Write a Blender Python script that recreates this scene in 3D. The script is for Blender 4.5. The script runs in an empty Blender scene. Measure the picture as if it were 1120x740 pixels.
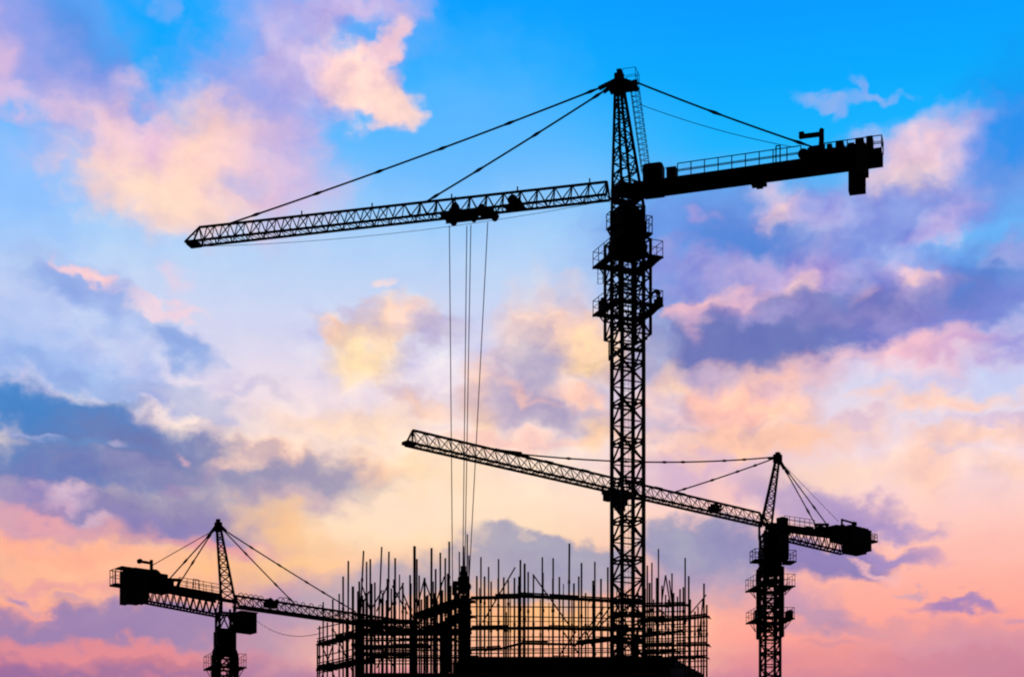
import bpy, math, random
from mathutils import Vector
random.seed(7)
R = math.radians
sc = bpy.context.scene
COL = sc.collection

# ------------------------------------------------------------------ camera (level, shifted lens)
FPX, HORIZON, CAM_Z = 1979.0, 1032.0, 1.7          # focal length in photo pixels, horizon row, eye height
cam_d = bpy.data.cameras.new('camera')
cam = bpy.data.objects.new('camera', cam_d); COL.objects.link(cam)
cam.location = (0, 0, CAM_Z); cam.rotation_euler = (R(90), 0, 0)
cam_d.sensor_width = 36; cam_d.lens = FPX / 1120 * 36
cam_d.shift_y = (HORIZON - 370) / 1120
cam_d.clip_start = .5; cam_d.clip_end = 9000
sc.camera = cam
sc.view_settings.view_transform = 'Standard'
try: sc.view_settings.look = 'None'
except Exception: pass
sc.view_settings.exposure = 0; sc.view_settings.gamma = 1; sc.view_settings.use_curve_mapping = False
sc.cycles.max_bounces = 2; sc.cycles.diffuse_bounces = 1; sc.cycles.glossy_bounces = 1
sc.cycles.use_adaptive_sampling = True; sc.cycles.adaptive_threshold = .02; sc.cycles.adaptive_min_samples = 8
sc.cycles.pixel_filter_type = 'BLACKMAN_HARRIS'; sc.cycles.filter_width = 2.05

def wp(px, py, Y):
    return Vector(((px - 560) / FPX * Y, Y, CAM_Z + (HORIZON - py) / FPX * Y))

# ------------------------------------------------------------------ materials
def lin(c):
    c = c / 255
    return c / 12.92 if c <= .04045 else ((c + .055) / 1.055) ** 2.4
def rgb(t): return (lin(t[0]), lin(t[1]), lin(t[2]), 1)

def material(name, c1, c2, scale, rough, spec, bump=.1):
    m = bpy.data.materials.new(name); m.use_nodes = True
    nt = m.node_tree; b = nt.nodes['Principled BSDF']
    tc = nt.nodes.new('ShaderNodeTexCoord')
    nz = nt.nodes.new('ShaderNodeTexNoise'); nz.inputs['Scale'].default_value = scale
    nz.inputs['Detail'].default_value = 6; nz.inputs['Roughness'].default_value = .65
    nt.links.new(tc.outputs['Object'], nz.inputs['Vector'])
    cr = nt.nodes.new('ShaderNodeValToRGB')
    cr.color_ramp.elements[0].position = .38; cr.color_ramp.elements[0].color = (*c1, 1)
    cr.color_ramp.elements[1].position = .66; cr.color_ramp.elements[1].color = (*c2, 1)
    nt.links.new(nz.outputs['Fac'], cr.inputs['Fac'])
    nt.links.new(cr.outputs['Color'], b.inputs['Base Color'])
    bp = nt.nodes.new('ShaderNodeBump'); bp.inputs['Strength'].default_value = bump
    nt.links.new(nz.outputs['Fac'], bp.inputs['Height']); nt.links.new(bp.outputs['Normal'], b.inputs['Normal'])
    b.inputs['Roughness'].default_value = rough; b.inputs['Specular IOR Level'].default_value = spec
    return m
STEEL = material('dark_painted_steel', (.016, .016, .018), (.028, .022, .018), 1.4, .8, .12)
RUSTY = material('rusty_tube', (.022, .015, .012), (.04, .026, .018), 3, .9, .08)
ROPE = material('wire_rope', (.02, .02, .021), (.035, .034, .033), 6, .75, .15)
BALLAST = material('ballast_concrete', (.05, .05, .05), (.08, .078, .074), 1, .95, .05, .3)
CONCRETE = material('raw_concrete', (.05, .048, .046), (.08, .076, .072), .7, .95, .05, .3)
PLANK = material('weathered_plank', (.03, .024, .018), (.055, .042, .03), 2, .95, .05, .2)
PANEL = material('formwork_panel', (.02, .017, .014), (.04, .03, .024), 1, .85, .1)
EARTH = material('bare_earth', (.06, .05, .04), (.11, .09, .07), .15, 1, .02, .4)
GLASS = material('tinted_cab_glass', (.012, .014, .018), (.018, .02, .024), 1, .35, .3, 0)

# ------------------------------------------------------------------ mesh helpers
class MB:
    def __init__(self): self.v, self.f = [], []
    def hexa(self, c):                       # 4 bottom corners, 4 top corners, same order
        i = len(self.v); self.v += [Vector(p) for p in c]
        self.f += [(i+3, i+2, i+1, i), (i+4, i+5, i+6, i+7)] + [(i+k, i+(k+1) % 4, i+4+(k+1) % 4, i+4+k) for k in range(4)]
        return self
    def bar(self, p, q, r, n=6, r2=None):    # round tube
        p, q = Vector(p), Vector(q); d = q - p
        if d.length < 1e-5: return self
        d.normalize()
        a = Vector((0, 0, 1)) if abs(d.z) < .9 else Vector((1, 0, 0))
        x = d.cross(a).normalized(); y = d.cross(x)
        r2 = r if r2 is None else r2; i = len(self.v)
        for c, rr in ((p, r), (q, r2)):
            for k in range(n):
                t = 2 * math.pi * (k + .5) / n
                self.v.append(c + x * (math.cos(t) * rr) + y * (math.sin(t) * rr))
        for k in range(n): self.f.append((i+k, i+(k+1) % n, i+n+(k+1) % n, i+n+k))
        self.f.append(tuple(range(i+n-1, i-1, -1))); self.f.append(tuple(range(i+n, i+2*n)))
        return self
    def beam(self, p, q, w, h):              # rectangular, h in the upright direction
        p, q = Vector(p), Vector(q); d = (q - p).normalized()
        a = Vector((0, 0, 1)) if abs(d.z) < .95 else Vector((1, 0, 0))
        x = d.cross(a).normalized() * (w / 2); y = x.normalized().cross(d) * (h / 2)
        return self.hexa([p-x-y, p+x-y, p+x+y, p-x+y, q-x-y, q+x-y, q+x+y, q-x+y])
    def path(self, pts, r, n=6):
        for a, b in zip(pts, pts[1:]): self.bar(a, b, r, n)
        return self
    def prism(self, poly, z0, z1):
        i = len(self.v); n = len(poly)
        for z in (z0, z1):
            for x, y in poly: self.v.append(Vector((x, y, z)))
        self.f.append(tuple(range(i+n-1, i-1, -1))); self.f.append(tuple(range(i+n, i+2*n)))
        for k in range(n): self.f.append((i+k, i+(k+1) % n, i+n+(k+1) % n, i+n+k))
        return self
    def disc(self, c, axis, r, w, n=16): 
        axis = Vector(axis).normalized() * (w / 2)
        return self.bar(Vector(c) - axis, Vector(c) + axis, r, n)
    def build(self, name, mat, parent=None, smooth=False):
        root = parent
        while root is not None and root.parent is not None: root = root.parent
        off = root.location if root is not None else Vector((0, 0, 0))
        me = bpy.data.meshes.new(name)
        me.from_pydata([tuple(p - off) for p in self.v], [], self.f)
        me.materials.append(mat); me.validate(); me.update()
        import bmesh
        b = bmesh.new(); b.from_mesh(me); bmesh.ops.recalc_face_normals(b, faces=b.faces); b.to_mesh(me); b.free()
        o = bpy.data.objects.new(name, me); COL.objects.link(o)
        if parent is not None: o.parent = parent
        return o

def thing(name, label, cat, loc, group=None):
    o = bpy.data.objects.new(name, None); COL.objects.link(o)
    o.location = loc; o.empty_display_size = .5
    o['label'] = label; o['category'] = cat
    if group: o['group'] = group
    return o

class Frame:                                 # a crane's upright plane: s along the jib, t towards the viewer's side, h up
    def __init__(self, px, Y, deg, left):
        self.O = Vector(((px - 560) / FPX * Y, Y, 0))
        a = R(deg); self.e = Vector((math.cos(a), math.sin(a), 0))
        if left: self.e.x *= -1
        self.n = Vector((-self.e.y, self.e.x, 0))
        if self.n.y > 0: self.n *= -1
        self.u = Vector((0, 0, 1))
    def at(self, s, t, h): return self.O + self.e * s + self.n * t + self.u * h
    def sh(self, px, py, t=0):
        k = (px - 560) / FPX; o = self.O + self.n * t
        s = (k * o.y - o.x) / (self.e.x - k * self.e.y)
        return s, CAM_Z + (HORIZON - py) / FPX * (o.y + self.e.y * s)
    def P(self, px, py, t=0):
        s, h = self.sh(px, py, t); return self.at(s, t, h)
    def box(self, m, x0, y0, x1, y1, t0, t1):
        tm = (t0 + t1) / 2; xm = (x0 + x1) / 2
        s0, s1 = self.sh(x0, y0, tm)[0], self.sh(x1, y0, tm)[0]
        h0, h1 = self.sh(xm, y1, tm)[1], self.sh(xm, y0, tm)[1]
        return self.sbox(m, s0, s1, t0, t1, h0, h1)
    def sbox(self, m, s0, s1, t0, t1, h0, h1):
        q = [(s0, t0), (s1, t0), (s1, t1), (s0, t1)]
        return m.hexa([self.at(s, t, h0) for s, t in q] + [self.at(s, t, h1) for s, t in q])

def line(s0, h0, s1, h1): return lambda s: h0 + (h1 - h0) * (s - s0) / (s1 - s0)

# ------------------------------------------------------------------ crane pieces
def jib_mesh(F, br, bt, tr, tt, w, nbays, chord=.075, lace=.04, shift_from=.45, verticals=True, xpanels=False):
    """br/bt: root and tip of the far bottom chord, tr/tt: root and tip of the top chord (photo pixels)"""
    m = MB()
    a0, b0 = F.sh(*br, -w/2); a1, b1 = F.sh(*bt, -w/2)
    c0, d0 = F.sh(*tr, 0); c1, d1 = F.sh(*tt, 0)
    hb, ht = line(a0, b0, a1, b1), line(c0, d0, c1, d1)
    for t in (-w/2, w/2): m.beam(F.at(a0, t, hb(a0)), F.at(a1, t, hb(a1)), chord*2, chord*2)
    m.beam(F.at(c0, 0, ht(c0)), F.at(c1, 0, ht(c1)), chord*2, chord*2)
    ds = (c1 - c0) / nbays
    for side in (-1, 1) if xpanels else ():
        for i in range(nbays + 1):
            s = c0 + ds * i; s2 = s + ds
            m.bar(F.at(s, 0, ht(s)), F.at(s, side*w/2, hb(s)), lace if side > 0 else lace*.45)
            if i == nbays: break
            if side > 0:
                m.bar(F.at(s, 0, ht(s)), F.at(s2, side*w/2, hb(s2)), lace); m.bar(F.at(s, side*w/2, hb(s)), F.at(s2, 0, ht(s2)), lace*.9)
            else: m.bar(F.at(s, side*w/2, hb(s)), F.at(s2, 0, ht(s2)), lace*.45)
    for side in () if xpanels else (-1, 1):
        for i in range(nbays):
            s = c0 + ds * i; out = i / nbays > shift_from
            ofs = ds * .5 if (out and side < 0) else 0
            p, q, r_ = s + ofs, s + ds/2 + ofs, s + ds + ofs
            r_ = r_ if abs(r_) <= abs(c1) else c1
            m.bar(F.at(p, 0, ht(p)), F.at(q, side*w/2, hb(q)), lace)
            m.bar(F.at(q, side*w/2, hb(q)), F.at(r_, 0, ht(r_)), lace)
            if verticals and side > 0:
                m.bar(F.at(p, 0, ht(p)), F.at(p, side*w/2, hb(p)), lace*.8)
            if verticals and side < 0 and not out:
                m.bar(F.at(s, 0, ht(s)), F.at(s + ds*.22, side*w/2, hb(s + ds*.22)), lace*.8)
    nb = nbays * 2
    for i in range(nb + 1):
        s = a0 + (a1 - a0) * i / nb
        m.bar(F.at(s, -w/2, hb(s)), F.at(s, w/2, hb(s)), lace*.8)
        if i < nb:
            s2 = a0 + (a1 - a0) * (i + 1) / nb; k = 1 if i % 2 else -1
            m.bar(F.at(s, -k*w/2, hb(s)), F.at(s2, k*w/2, hb(s2)), lace*.7)
    for t in (-w/2, w/2):
        m.bar(F.at(c1, 0, ht(c1)), F.at(a1, t, hb(a1)), chord)
        m.bar(F.at(c0, 0, ht(c0)), F.at(a0, t, hb(a0)), chord)
    return m, (a0, a1, hb), (c0, c1, ht)

def axes(deg):
    a = R(deg); return Vector((math.cos(a), math.sin(a), 0)), Vector((-math.sin(a), math.cos(a), 0))

def mast_mesh(C, deg, w, z0, z1, sec, post=.1, lace=.045, double=.14, face_phase=(0, 1, 0, 1)):
    m = MB(); a, b = axes(deg); hw = w / 2
    cor = [C + a*(i*hw) + b*(j*hw) for i, j in ((-1, -1), (1, -1), (1, 1), (-1, 1))]
    up = lambda p, z: Vector((p.x, p.y, z))
    for c in cor:                            # square posts turned with the mast
        q = [c + a*(i*post) + b*(j*post) for i, j in ((-1, -1), (1, -1), (1, 1), (-1, 1))]
        m.hexa([up(p, z0) for p in q] + [up(p, z1) for p in q])
    z = z1
    while z > z0 + .1:
        zb = max(z - sec, z0)
        zm = (z + zb) / 2
        for k in range(4):
            p, q = cor[k], cor[(k+1) % 4]
            if face_phase[k]: p, q = q, p
            m.bar(up(p, z), up(q, zm), lace); m.bar(up(q, zm), up(p, zb), lace)
            m.bar(up(p, z - double), up(q, z - double), lace)
            m.bar(up(p, z + double - sec), up(q, z + double - sec), lace) if zb > z0 else None
            mid = (p + q) / 2
            m.bar(up(q, zm), up(mid, zm), lace*.7); m.bar(up(mid, zm), up(p, zm), lace*.7)
            for zz in (z,):                  # splice plates on the posts
                m.beam(up(p, zz - .22), up(p, zz + .22), post*2.9, post*2.9)
        z = zb
    return m

def ladder_mesh(p, q, side, width=.5, rung=.3, r=.02, cage=None, hoop=.7):
    m = MB(); p, q = Vector(p), Vector(q); d = q - p; n = max(2, int(d.length / rung))
    s = Vector(side).normalized() * (width / 2)
    m.bar(p - s, q - s, r); m.bar(p + s, q + s, r)
    for i in range(n + 1):
        c = p + d * (i / n); m.bar(c - s, c + s, r*.7, 4)
    if cage is not None:
        cg = Vector(cage).normalized(); k = max(2, int(d.length / hoop)); prof = []
        for j in range(7):
            t = math.pi * j / 6
            prof.append(s * (1.35 * math.cos(t)) + cg * (.7 * math.sin(t)))
        for i in range(k + 1):
            c = p + d * (i / k); m.path([c + o for o in prof], r*.9, 4)
        for j in (1, 2, 3, 4, 5): m.bar(p + prof[j], q + prof[j], r*.75, 4)
    return m

def rail_mesh(pts, height=1.1, spacing=1.2, r=.03, closed=False):
    m = MB(); up = Vector((0, 0, height))
    seq = list(pts) + ([pts[0]] if closed else [])
    for a, b in zip(seq, seq[1:]):
        a, b = Vector(a), Vector(b); n = max(1, round((b - a).length / spacing))
        m.bar(a + up, b + up, r); m.bar(a + up*.52, b + up*.52, r*.8)
        for i in range(n + 1): 
            c = a + (b - a) * (i / n); m.bar(c, c + up, r)
    return m

def platform(parent, C, deg, z, w_in, w_out, railh=1.12, name='platform', drop=1.0, gear=False):
    a, b = axes(deg); m = MB(); th = .13
    def slab(i0, i1, j0, j1):
        q = [(i0, j0), (i1, j0), (i1, j1), (i0, j1)]
        m.hexa([C + a*i + b*j + Vector((0, 0, z - th)) for i, j in q] + [C + a*i + b*j + Vector((0, 0, z)) for i, j in q])
    o, n = w_out/2, w_in/2
    slab(-o, -n, -o, o); slab(n, o, -o, o); slab(-n, n, -o, -n); slab(-n, n, n, o)
    for i, j in ((-1, -1), (1, -1), (1, 1), (-1, 1)):
        m.bar(C + a*(i*o*.95) + b*(j*n) + Vector((0, 0, z - th)), C + a*(i*n) + b*(j*n) + Vector((0, 0, z - drop)), .05)
        m.bar(C + a*(i*n) + b*(j*o*.95) + Vector((0, 0, z - th)), C + a*(i*n) + b*(j*n) + Vector((0, 0, z - drop)), .05)
        m.bar(C + a*(i*o) + b*(j*o) + Vector((0, 0, z - th)), C + a*(i*n) + b*(j*n) + Vector((0, 0, z - th - .05)), .06)
    pl = m.build(name, STEEL, parent)
    e = o - .04
    rm = rail_mesh([C + a*(i*e) + b*(j*e) + Vector((0, 0, z)) for i, j in ((-1, -1), (1, -1), (1, 1), (-1, 1))], railh, 1.0, .032, True)
    rm.build('handrail', STEEL, pl)
    return pl

def tie(parent, pts, r, knots=(), sag=0, name='tie_bar', kr=.15, kl=.7):
    p, q = Vector(pts[0]), Vector(pts[1]); m = MB(); n = 14 if sag else 1
    f = lambda t: p + (q - p) * t - Vector((0, 0, sag * 4 * t * (1 - t)))
    m.path([f(i / n) for i in range(n + 1)], r, 6)
    d = (q - p); L = d.length
    for k in knots:
        m.bar(f(k - kl / 2 / L), f(k), kr*.55, 6, kr); m.bar(f(k), f(k + kl / 2 / L), kr, 6, kr*.55)
    return m.build(name, STEEL if r > .04 else ROPE, parent)

def head_mesh(base, top, sec=1.0, leg=.1, lace=.05):
    m = MB()
    for p, q in zip(base, top): m.beam(p, q, leg*2, leg*2)
    n = max(3, round((top[0] - base[0]).length / sec))
    for k in range(4):
        k2 = (k+1) % 4
        for i in range(n):
            t, t2 = i / n, (i + 1) / n
            l = lambda j, tt: base[j] + (top[j] - base[j]) * tt
            A, B = (k, k2) if i % 2 == 0 else (k2, k)
            m.bar(l(A, t), l(B, t2), lace); m.bar(l(k, t2), l(k2, t2), lace*.8)
    return m

def drum(m, F, px, py, r, w, t=0):
    c = F.P(px, py, t); m.disc(c, F.n, r*.75, w); m.disc(c + F.n*(w/2), F.n, r, .08); m.disc(c - F.n*(w/2), F.n, r, .08)

# ================================================================== CRANE 1: the tall one in the middle
F1 = Frame(686.5, 145, 16.5, True); C1 = F1.O.copy(); D1 = 22.3
S1 = FPX / 145
def z1(py): return CAM_Z + (HORIZON - py) / S1
crane = thing('tower_crane', 'tallest tower crane, standing in the middle with its long jib pointing left', 'tower crane', C1, 'tower cranes over the site')
mast = mast_mesh(C1, D1, 1.9, 0, z1(228), 3.13, .12, .082).build('mast', STEEL, crane)
a1, b1 = axes(D1)
ladder_mesh(C1 + b1*.35 - a1*.1 + Vector((0, 0, 1)), C1 + b1*.35 - a1*.1 + Vector((0, 0, z1(275))), a1, .7, .5, .014, -b1, 1.6).build('ladder', STEEL, mast)
# concrete footing
MB().prism([(C1.x-3, C1.y-3), (C1.x+3, C1.y-3), (C1.x+3, C1.y+3), (C1.x-3, C1.y+3)], 0, .6).build('footing', CONCRETE, crane)
# climbing frame
cf = MB(); hw = 1.36
cor = [C1 + a1*(i*hw) + b1*(j*hw) for i, j in ((-1, -1), (1, -1), (1, 1), (-1, 1))]
Z = lambda p, z: Vector((p.x, p.y, z))
zt, zb = z1(265), z1(369)
for k, p in enumerate(cor):
    cf.beam(Z(p, zb), Z(p, zt), .24, .24)
    q = cor[(k+1) % 4]; n = 5
    for i in range(n + 1):
        z = zb + (zt - zb) * i / n; cf.beam(Z(p, z), Z(q, z), .1, .12)
        if i < n:
            z2 = zb + (zt - zb) * (i+1) / n; mid = (p + q) / 2
            cf.bar(Z(p, z), Z(mid, z2), .055); cf.bar(Z(mid, z2), Z(q, z), .055)
for p, d in ((cor[0], .0), (cor[3], .0)):
    cf.beam(Z(p + a1*.35, z1(388)), Z(p + a1*.35, z1(369)), .1, .1)
cf.beam(Z(cor[0] + a1*.35, z1(388)), Z(cor[3] + a1*.35, z1(388)), .12, .35)
cf.beam(Z(cor[0] + a1*.35, z1(388)), Z(cor[1] - a1*.5, z1(388)), .12, .3)
cf.bar(Z(cor[0] + a1*.35, z1(386)), Z(cor[1] - a1*.3, z1(374)), .09)
climb = cf.build('climbing_frame', STEEL, crane)
hl = MB()      # short hanging ladder under the upper platform
pL = F1.at(2.15, .4, z1(309)); ladder_mesh(pL, F1.at(2.15, .4, z1(287)), F1.e, .42, .35, .03).build('ladder', STEEL, climb)
platform(crane, C1, D1, z1(286), 2.9, 4.25, 1.2, drop=.7)
p2 = platform(crane, C1, D1, z1(338.5), 2.9, 4.25, 1.1, drop=.7)
mm = MB()     # hydraulic pump with curved guard on the lower platform
for k in range(9):
    t0, t1 = math.pi * k / 8, math.pi * (k + 1) / 8
    if k < 8:
        cpt = C1 + a1*1.75 - b1*1.5 + Vector((0, 0, z1(338)))
        mm.beam(cpt + a1*(.33*math.cos(t0)) + Vector((0, 0, .75 + .45*math.sin(t0))), cpt + a1*(.33*math.cos(t1)) + Vector((0, 0, .75 + .45*math.sin(t1))), .5, .14)
mm.beam(cpt + a1*.33, cpt + a1*.33 + Vector((0, 0, .75)), .14, .5); mm.beam(cpt, cpt + Vector((0, 0, .5)), .3, .3)
mm.build('hydraulic_pump', STEEL, crane)
mm = MB(); q = C1 - a1*1.8 + b1*.9 + Vector((0, 0, z1(338)))
mm.beam(q - b1*.4 + Vector((0, 0, .4)), q + b1*.4 + Vector((0, 0, .4)), .4, .75); mm.bar(q + Vector((0, 0, .7)), q + Vector((0, 0, .95)), .15)
mm.build('tool_box', STEEL, crane)
# turntable, slewing unit
tt = MB()
def ring(m, C, z0, z1_, r0, r1, n=24):
    i = len(m.v)
    for z, r in ((z0, r0), (z1_, r1)):
        for k in range(n):
            t = 2*math.pi*k/n; m.v.append(Vector((C.x + r*math.cos(t), C.y + r*math.sin(t), z)))
    m.f.append(tuple(range(i+n-1, i-1, -1))); m.f.append(tuple(range(i+n, i+2*n)))
    for k in range(n): m.f.append((i+k, i+(k+1) % n, i+n+(k+1) % n, i+n+k))
ring(tt, C1, z1(279), z1(270), 1.5, 1.62); ring(tt, C1, z1(270), z1(263.5), 1.5, 1.45); ring(tt, C1, z1(263.5), z1(259), 1.3, 1.25)
tt.build('turntable', STEEL, crane)
sl = MB(); a, b = axes(D1)
def obox(m, C, a, b, i0, i1, j0, j1, z0, z1_):
    q = [(i0, j0), (i1, j0), (i1, j1), (i0, j1)]
    m.hexa([C + a*i + b*j + Vector((0, 0, z0)) for i, j in q] + [C + a*i + b*j + Vector((0, 0, z1_)) for i, j in q])
obox(sl, C1, a, b, -1.0, 1.0, -.9, .9, z1(259), z1(232))
obox(sl, C1, a, b, -.55, .55, -1.0, -.9, z1(254), z1(230.5)); obox(sl, C1, a, b, -.3, .25, -.9, .2, z1(232), z1(226))
sl.build('slewing_unit', STEEL, crane)
sp = MB(); obox(sp, C1, a, b, 1.0, 1.6, -1.3, .5, z1(259), z1(257.4)); sp.bar(C1 + a*1.55 - b*1.2 + Vector((0, 0, z1(259))), C1 + a*1.0 - b*.9 + Vector((0, 0, z1(265))), .07)
spo = sp.build('platform', STEEL, crane); zz = Vector((0, 0, z1(257.4)))
rail_mesh([C1 + a*1.05 - b*1.26 + zz, C1 + a*1.56 - b*1.26 + zz, C1 + a*1.56 + b*.46 + zz, C1 + a*1.05 + b*.46 + zz], 1.3, .6, .04).build('handrail', STEEL, spo)
sp = MB(); obox(sp, C1, a, b, -1.45, -1.0, -.6, 1.0, z1(250), z1(248.4))
sp.bar(C1 - a*1.4 + b*.8 + Vector((0, 0, z1(250))), C1 - a*1.0 + b*.8 + Vector((0, 0, z1(259))), .08); sp.bar(C1 - a*1.4 - b*.4 + Vector((0, 0, z1(250))), C1 - a*1.0 - b*.4 + Vector((0, 0, z1(259))), .08)
spo = sp.build('platform', STEEL, crane); zz = Vector((0, 0, z1(248.4)))
rail_mesh([C1 - a*1.05 - b*.56 + zz, C1 - a*1.41 - b*.56 + zz, C1 - a*1.41 + b*.96 + zz, C1 - a*1.05 + b*.96 + zz], 1.15, .9, .04).build('handrail', STEEL, spo)
# tower head
apex = F1.P(677.5, 92)
base = [Z(c, z1(228)) for c in [C1 + a*(i*.95) + b*(j*.95) for i, j in ((-1, -1), (1, -1), (1, 1), (-1, 1))]]
topc = [apex + a*(i*.27) + b*(j*.27) + Vector((0, 0, -.5)) for i, j in ((-1, -1), (1, -1), (1, 1), (-1, 1))]
hd = head_mesh(base, topc, .95, .11, .062)
for t in (z1(216.5), z1(208)):               # pivot cross-members
    k = (t - base[0].z) / (topc[0].z - base[0].z)
    ring4 = [base[j] + (topc[j] - base[j]) * k for j in range(4)]
    for j in range(4): hd.beam(ring4[j], ring4[(j+1) % 4], .3, .45)
head = hd.build('tower_head', STEEL, crane)
ap = MB(); F1.box(ap, 672.6, 81, 682, 100, -.3, .3); F1.box(ap, 675, 76.5, 680, 81, -.22, .22)
F1.box(ap, 666, 95, 697, 97, -.75, .75); ap.beam(F1.P(682, 88), F1.P(697, 93), .3, .3); ap.beam(F1.P(668, 94), F1.P(674, 87), .2, .2)
F1.box(ap, 692, 88, 697, 96, -.15, .15)
cap = ap.build('head_cap', STEEL, crane)
sA, hA = F1.sh(683, 95.5); sB, hB = F1.sh(697, 95.5)
rail_mesh([F1.at(sA, .7, hA), F1.at(sB, .7, hA), F1.at(sB, -.7, hA), F1.at(sA, -.7, hA)], 1.15, .9, .022).build('handrail', STEEL, cap)
ladder_mesh(F1.P(702.5, 190), F1.P(690, 97), F1.n, .6, .3, .026, -F1.e, .42).build('ladder', STEEL, head)
# jib
jm, (a0, aT, hb), (c0, cT, ht) = jib_mesh(F1, (667, 219), (209, 270), (664, 198.8), (218, 248.5), 1.2, 25, .085, .052)
for px in (330, 407, 494, 566, 645):          # little lamp posts on the top chord
    s = F1.sh(px, 220)[0]; jm.bar(F1.at(s, 0, ht(s)), F1.at(s, 0, ht(s) + .42), .06)
F1.box(jm, 206.5, 265.5, 218, 269, -.5, .5); jm.bar(F1.P(206, 262, 0), F1.P(210, 257, 0), .035); jm.bar(F1.P(210, 257, 0), F1.P(216, 256, 0), .035)
jm.bar(F1.P(204.6, 265, 0), F1.P(209, 265, 0), .07)
jib = jm.build('jib', STEEL, crane)
tie(crane, [F1.at(a0, 0, hb(a0) - .25), F1.at(aT - .4, 0, hb(aT) - .25)], .02, sag=.75, name='trolley_rope')
wm = MB(); F1.box(wm, 558, 219, 569.5, 227.5, -.4, .4); drum(wm, F1, 562, 220.5, .42, .8); wm.bar(F1.P(560, 216), F1.P(560, 212.5), .1); F1.box(wm, 553, 225, 573, 228, -.55, .55)
wm.build('trolley_winch', STEEL, jib)
tr = MB()
s0, s1 = F1.sh(485, 240)[0], F1.sh(543, 240)[0]
for s_, t_ in ((F1.sh(497, 236)[0], .68), (F1.sh(497, 236)[0], -.68), (F1.sh(530, 236)[0], .68), (F1.sh(530, 236)[0], -.68)):
    tr.disc(F1.at(s_, t_, hb(s_) + .05), F1.n, .26, .16, 12); tr.beam(F1.at(s_, t_, hb(s_) - .4), F1.at(s_, t_, hb(s_) + .15), .12, .1)
for t_ in (-.68, .68): tr.beam(F1.at(s0, t_, hb(s0) - .28), F1.at(s1, t_, hb(s1) - .28), .14, .22)
for k in range(6):
    s = s0 + (s1 - s0) * (k + .3) / 6; tr.beam(F1.at(s, -.68, hb(s) - .3), F1.at(s, .68, hb(s) - .3), .16, .16)
for px, dy, w in ((490, 6, 5), (496, 11, 3), (503, 6, 3), (511, 5, 5), (518, 9, 4), (529, 5, 5), (541, 11, 1.5)):
    s = F1.sh(px, 240)[0]; h = hb(s) - .3
    tr.hexa([F1.at(s - w/28, -.35, h - .15), F1.at(s + w/28, -.35, h - .15), F1.at(s + w/28, .35, h - .15), F1.at(s - w/28, .35, h - .15),
             F1.at(s - w/22 - .2, -.35, h + .1), F1.at(s + w/22 + .2, -.35, h + .1), F1.at(s + w/22 + .2, .35, h + .1), F1.at(s - w/22 - .2, .35, h + .1)])
    tr.disc(F1.at(s, 0, h - dy/34), F1.n, dy/40, .3, 12)
s = F1.sh(498, 236)[0]
tr.beam(F1.at(s, 0, hb(s) - .2), F1.at(s, 0, hb(s) + .6), .3, .45); tr.disc(F1.at(s, 0, hb(s) + .65), F1.n, .3, .4, 12); tr.bar(F1.at(s, 0, hb(s)+.7), F1.at(s, 0, hb(s)+1.45), .06)
s = F1.sh(528, 236)[0]; tr.beam(F1.at(s, 0, hb(s) - .2), F1.at(s, 0, hb(s) + .3), .5, .5)
trolley = tr.build('trolley', STEEL, crane)
def ropeY(px): 
    s = F1.sh(px, 245)[0]; return F1.at(s, 0, 0).y
YH = ropeY(512)
for (xa, ya, xb, yb) in ((491.5, 247, 495, 636), (510.6, 247, 506.2, 622), (515, 246, 508.4, 622), (533.5, 243, 513, 636)):
    tie(crane, [wp(xa, ya, ropeY(xa)), wp(xb, yb, YH)], .036, name='hoist_rope')
hk = MB()
def pxbox(m, x0, y0, x1, y1, Y, d):
    p, q = wp(x0, y1, Y), wp(x1, y0, Y)
    m.hexa([(p.x, Y-d, p.z), (q.x, Y-d, p.z), (q.x, Y+d, p.z), (p.x, Y+d, p.z), (p.x, Y-d, q.z), (q.x, Y-d, q.z), (q.x, Y+d, q.z), (p.x, Y+d, q.z)])
pxbox(hk, 503.8, 619, 510, 637, YH, .22); pxbox(hk, 495.5, 635.5, 513.5, 639.5, YH, .25)
pxbox(hk, 494.5, 637, 500, 650, YH, .2); pxbox(hk, 500, 641, 503, 645, YH, .15); pxbox(hk, 496, 650, 499, 658, YH, .12)
for px, py, r in ((507, 627, .3), (511.5, 641, .3), (507, 645, .33)): hk.disc(wp(px, py, YH), (0, 1, 0), r, .42, 14)
pxbox(hk, 502, 630, 513, 649, YH, .24)
hk.bar(wp(496, 641, YH), wp(502, 655, YH), .1); hk.bar(wp(513.5, 641, YH), wp(511, 652, YH), .12); pxbox(hk, 502.5, 640, 511.5, 648, YH, .2)
hk.path([wp(507, 648, YH), wp(507, 653, YH), wp(509.5, 656, YH), wp(508, 659, YH), wp(504.5, 658, YH), wp(504, 656, YH)], .09)
hk.build('hook_block', STEEL, crane)
# tie bars
ends = ((676, 86.5, 247, 246.2, 0), (677, 88, 466, 221.5, 0))
tie(crane, [F1.P(673, 89.5), F1.P(248, 245.4)], .085, (.06, .26, .43, .593, .755, .92), .25, kr=.15, kl=1.0)
tie(crane, [F1.P(674, 91), F1.P(464, 221.8)], .085, (.1, .41, .71, .94), .1, kr=.15, kl=1.0)
for t in (-.45, .45): tie(crane, [F1.P(697, 90.5, t*.2), F1.P(888, 160.5, t)], .075, (.45, .93), .12, kr=.14, kl=1.2)
tie(crane, [F1.P(699, 114), F1.P(868, 161)], .026, sag=.3, name='stay_rope')
lk = MB(); lk.beam(F1.P(674, 87.5), F1.P(655, 97), .3, .24); lk.beam(F1.P(674, 91), F1.P(660, 101), .3, .2); lk.build('tie_link', STEEL, crane)
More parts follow.
